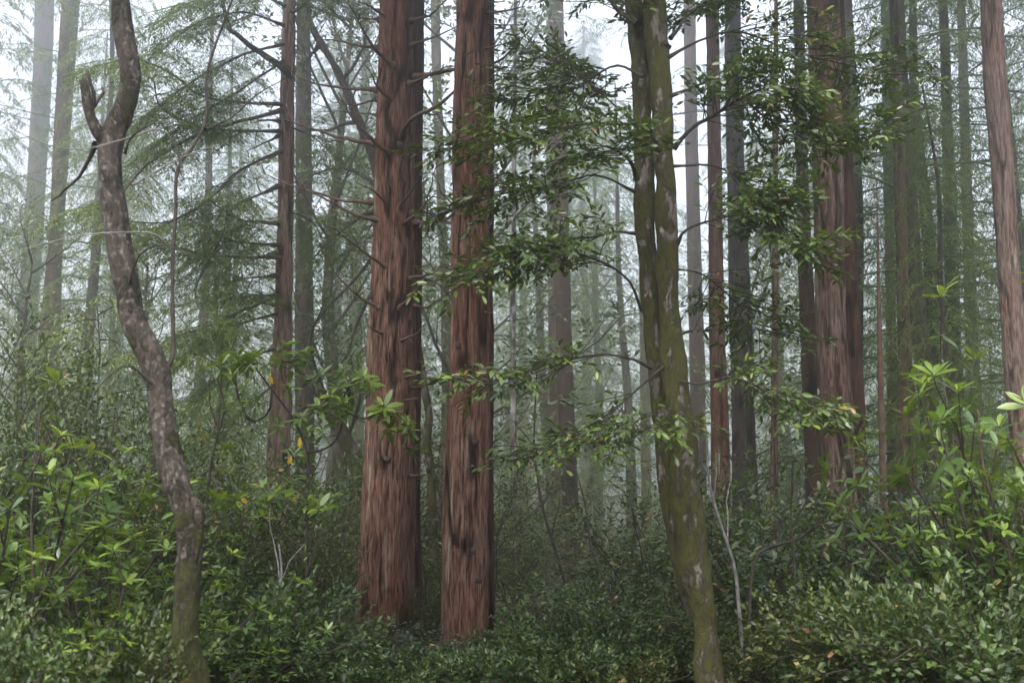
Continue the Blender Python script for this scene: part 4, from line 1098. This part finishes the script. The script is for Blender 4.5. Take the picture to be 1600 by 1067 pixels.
# rhododendron arching across in front of the stubbed redwood
R_Y = 9.4
gx = at(478, 900, R_Y)
rootR = thing('rhododendron_shrub', 'arching rhododendron whose bright whorls cross the stubbed redwood', 'shrub', (gx[0], R_Y, float(ground(gx[0], R_Y))))
stems = [([(480, 1060), (478, 900), (480, 760), (478, 705), (455, 650), (425, 610), (400, 575)], 7), ([(478, 705), (500, 703), (520, 690), (533, 660), (535, 625), (548, 600), (565, 585)], 5), ([(400, 660), (385, 650), (372, 620), (367, 590), (372, 575), (395, 562)], 6),
         ([(455, 655), (455, 620), (440, 590), (440, 565)], 4), ([(535, 640), (570, 655), (592, 640), (600, 630)], 4), ([(600, 645), (625, 650), (645, 690), (650, 692)], 4), ([(478, 740), (460, 715), (440, 690)], 4), ([(478, 900), (500, 840), (540, 810)], 4), ([(478, 880), (440, 830), (420, 780)], 4), ([(478, 860), (400, 800), (370, 775)], 4),
         ([(425, 610), (420, 640), (400, 658), (385, 652)], 5), ([(480, 760), (500, 720), (505, 700)], 3)]
mb = MB()
for pts, px in stems:
    P = branch_path(pts, R_Y, 0, 18)
    P[:, 1] += np.cumsum(rng.normal(size=18) * .012)
    tubes(mb, P[None], (px / 2 / F * R_Y * .8 * np.linspace(1, .55, 18))[None], 6)
mb.build('woody_stem', M_TWIG, rootR)
wh = np.array([(372, 550), (345, 560), (395, 548), (420, 560), (440, 556), (458, 565), (470, 552), (480, 548), (500, 580), (455, 600), (400, 620), (520, 610), (540, 598), (550, 605), (568, 582), (580, 600), (545, 630), (500, 628), (470, 645), (435, 655), (505, 665), (480, 668),
               (600, 630), (590, 632), (610, 636), (632, 650), (640, 662), (645, 695), (460, 702), (485, 740), (430, 765), (445, 770), (400, 775), (370, 772), (500, 778), (345, 775), (520, 770), (355, 690), (385, 600), (360, 580), (535, 570), (480, 775), (410, 800)])
wh = np.vstack([wh, wh[::2] + rng.normal(size=(len(wh[::2]), 2)) * 14])
C = np.array([at(u, v + 6, R_Y + rng.uniform(-.25, .25)) for u, v in wh])
mf = MB()
whorls(mf, C, np.array([0, -.15, 1.0]) + rng.normal(size=C.shape) * .28, 10, .13, .040, .25, var0=rng.uniform(.6, 1.0, len(C)))
whorls(mf, C - [0, 0, .03], np.array([0, 0, 1.0]) + rng.normal(size=C.shape) * .3, 5, .11, .036, -.35, var0=rng.uniform(.0, .4, len(C)))
tt = MB()
nb = [np.argmin(np.linalg.norm(np.vstack([branch_path(p, R_Y, 0, 18) for p, _ in stems]) - c, axis=1)) for c in C]
allp = np.vstack([branch_path(p, R_Y, 0, 18) for p, _ in stems])
mid = (allp[nb] + C) / 2 - [0, 0, .03]
tubes(mf, np.stack([allp[nb], mid, C], 1), np.array([[.004, .0035, .003]]), 4, mat=1)
mf.build('foliage', [M_RHODO, M_TWIG], rootR)
yl = np.array([(468, 683), (455, 712), (462, 775), (376, 777), (420, 585)])
Cy = np.array([at(u, v, R_Y - .1) for u, v in yl])
for c in Cy:
    ym = MB()
    leaves(ym, c[None], np.array([[0, 0, -1.0]]) + rng.normal(size=(1, 3)) * .4, np.array([[0, -1.0, .2]]) + rng.normal(size=(1, 3)) * .3, .085, .034, 'full', .2)
    y_ = ym.build('old_leaf', M_YELLOW, rootR); y_['label'] = 'yellowed leaf'

# bare dead stems standing in the thicket
for pts, Yd, px, mat, lab in [
        ([(1160, 1010), (1150, 900), (1140, 860), (1120, 800), (1107, 745), (1105, 690), (1100, 640)], 9.0, 6, M_PALETWIG, 'bare grey forked stem just right of the laurel'),
        ([(1170, 1000), (1175, 900), (1190, 860), (1250, 840), (1295, 800), (1322, 745)], 8.8, 6, M_TWIG, 'black bent dead stem curving up beneath the broad redwood'),
        ([(1590, 1000), (1580, 880), (1555, 800), (1535, 720), (1528, 640)], 7.8, 6, M_DEAD, 'brown bare stem among the bright rhododendrons at right'),
        ([(410, 1040), (415, 990), (428, 945), (440, 900), (436, 850)], 9.2, 6, M_PALETWIG, 'pale dead stick at the foot of the slender redwood'),
        ([(60, 1000), (52, 900), (50, 800), (58, 700), (62, 640)], 7.0, 6, M_TWIG, 'dark upright bare stem in the left rhododendrons'),
        ([(1245, 1020), (1242, 900), (1236, 800), (1240, 720)], 8.2, 4, M_TWIG, 'thin dark upright stem in the right thicket'),
        ([(325, 760), (335, 700), (350, 640), (345, 590), (372, 520)], 9.8, 4, M_TWIG, 'thin dark bare stem leaning right behind the crooked trunk'),
        ([(905, 1010), (880, 900), (850, 800), (835, 700), (840, 560)], 13.0, 5, M_TWIG, 'thin bare sapling left of the lone fogged fir'),
        ([(985, 1040), (960, 940), (925, 860), (915, 790), (900, 735)], 10.0, 5, M_TWIG, 'thin bent bare stem left of the laurel base')]:
    P = branch_path(pts, Yd, rng.uniform(-.3, .3), 18)
    g0 = float(ground(P[0, 0], P[0, 1]))
    P = np.vstack([[P[0, 0], P[0, 1], g0 - .1], P]) if P[0, 2] > g0 else P
    r = px / 2 / F * Yd
    root = thing('bare_stem', lab, 'dead stem', (P[0, 0], P[0, 1], g0))
    m1 = MB(); tubes(m1, P[None], (r * np.linspace(1.2, .4, len(P)))[None], 6); m1.build('stalk', mat, root)
    for k in range(3):
        q = ramify(P[None, 6:], 1, .5, .7, up=.35, t0=.1 + .25 * k, t1=.3 + .25 * k, m=8, wob=.35)
        m1 = MB(); tubes(m1, q, np.linspace(r * .5, r * .18, 8)[None], 4); m1.build('side_twig', mat, root)

# ground cover that nobody could count
mb = MB()
n = 60000
yy = 5 + 60 * rng.random(n) ** 1.6
xx = rng.uniform(-.62, .62, n) * (yy + 4)
cl = lattice(xx / 200 + .5, yy / 1.1, 180, 70, 5)
keep = rng.random(n) < np.clip(cl * 1.7 - .3, 0.05, 1)
xx, yy, cl = xx[keep], yy[keep], cl[keep]
n = len(xx)
hz = ground(xx, yy) + rng.random(n) ** 1.3 * (.15 + .5 * cl) * np.clip((yy - 8) / 10, .2, 1)
Pn = np.stack([xx, yy, hz], 1)
leaves(mb, Pn, rng.normal(size=(n, 3)) * [1, 1, .35], np.array([0, 0, 1.0]) + rng.normal(size=(n, 3)) * .5, .05 * (1 + yy / 25), .028 * (1 + yy / 25), 'small', 0, np.clip(.5 * cl + .5 * rng.random(n), 0, 1))
tag(mb.build('ground_cover', M_HUCK), 'low dark leaves carpeting the forest floor', 'ground cover', kind='stuff')

# ------------------------------------------------------------------ haze: one even closed box of pale air
vx = np.array([[x, y, z] for x in (-104, 104) for y in (-16, 178) for z in (-6.5, 62)], float)
mb = MB(); mb.add(vx, [[0, 1, 3, 2], [4, 6, 7, 5], [0, 4, 5, 1], [2, 3, 7, 6], [0, 2, 6, 4], [1, 5, 7, 3]], .5, False)
hm = bpy.data.materials.new('haze air'); hm.use_nodes = True
hn = hm.node_tree.nodes; hn.clear()
ho = hn.new('ShaderNodeOutputMaterial'); hv = hn.new('ShaderNodeVolumePrincipled')
hv.inputs['Color'].default_value = (.98, .985, 1.0, 1)
hv.inputs['Density'].default_value = HAZE_DENSITY
hv.inputs['Anisotropy'].default_value = .95
hm.node_tree.links.new(hv.outputs[0], ho.inputs['Volume'])
tag(mb.build('haze', hm), 'pale morning fog hanging between the trees', 'haze', kind='stuff')
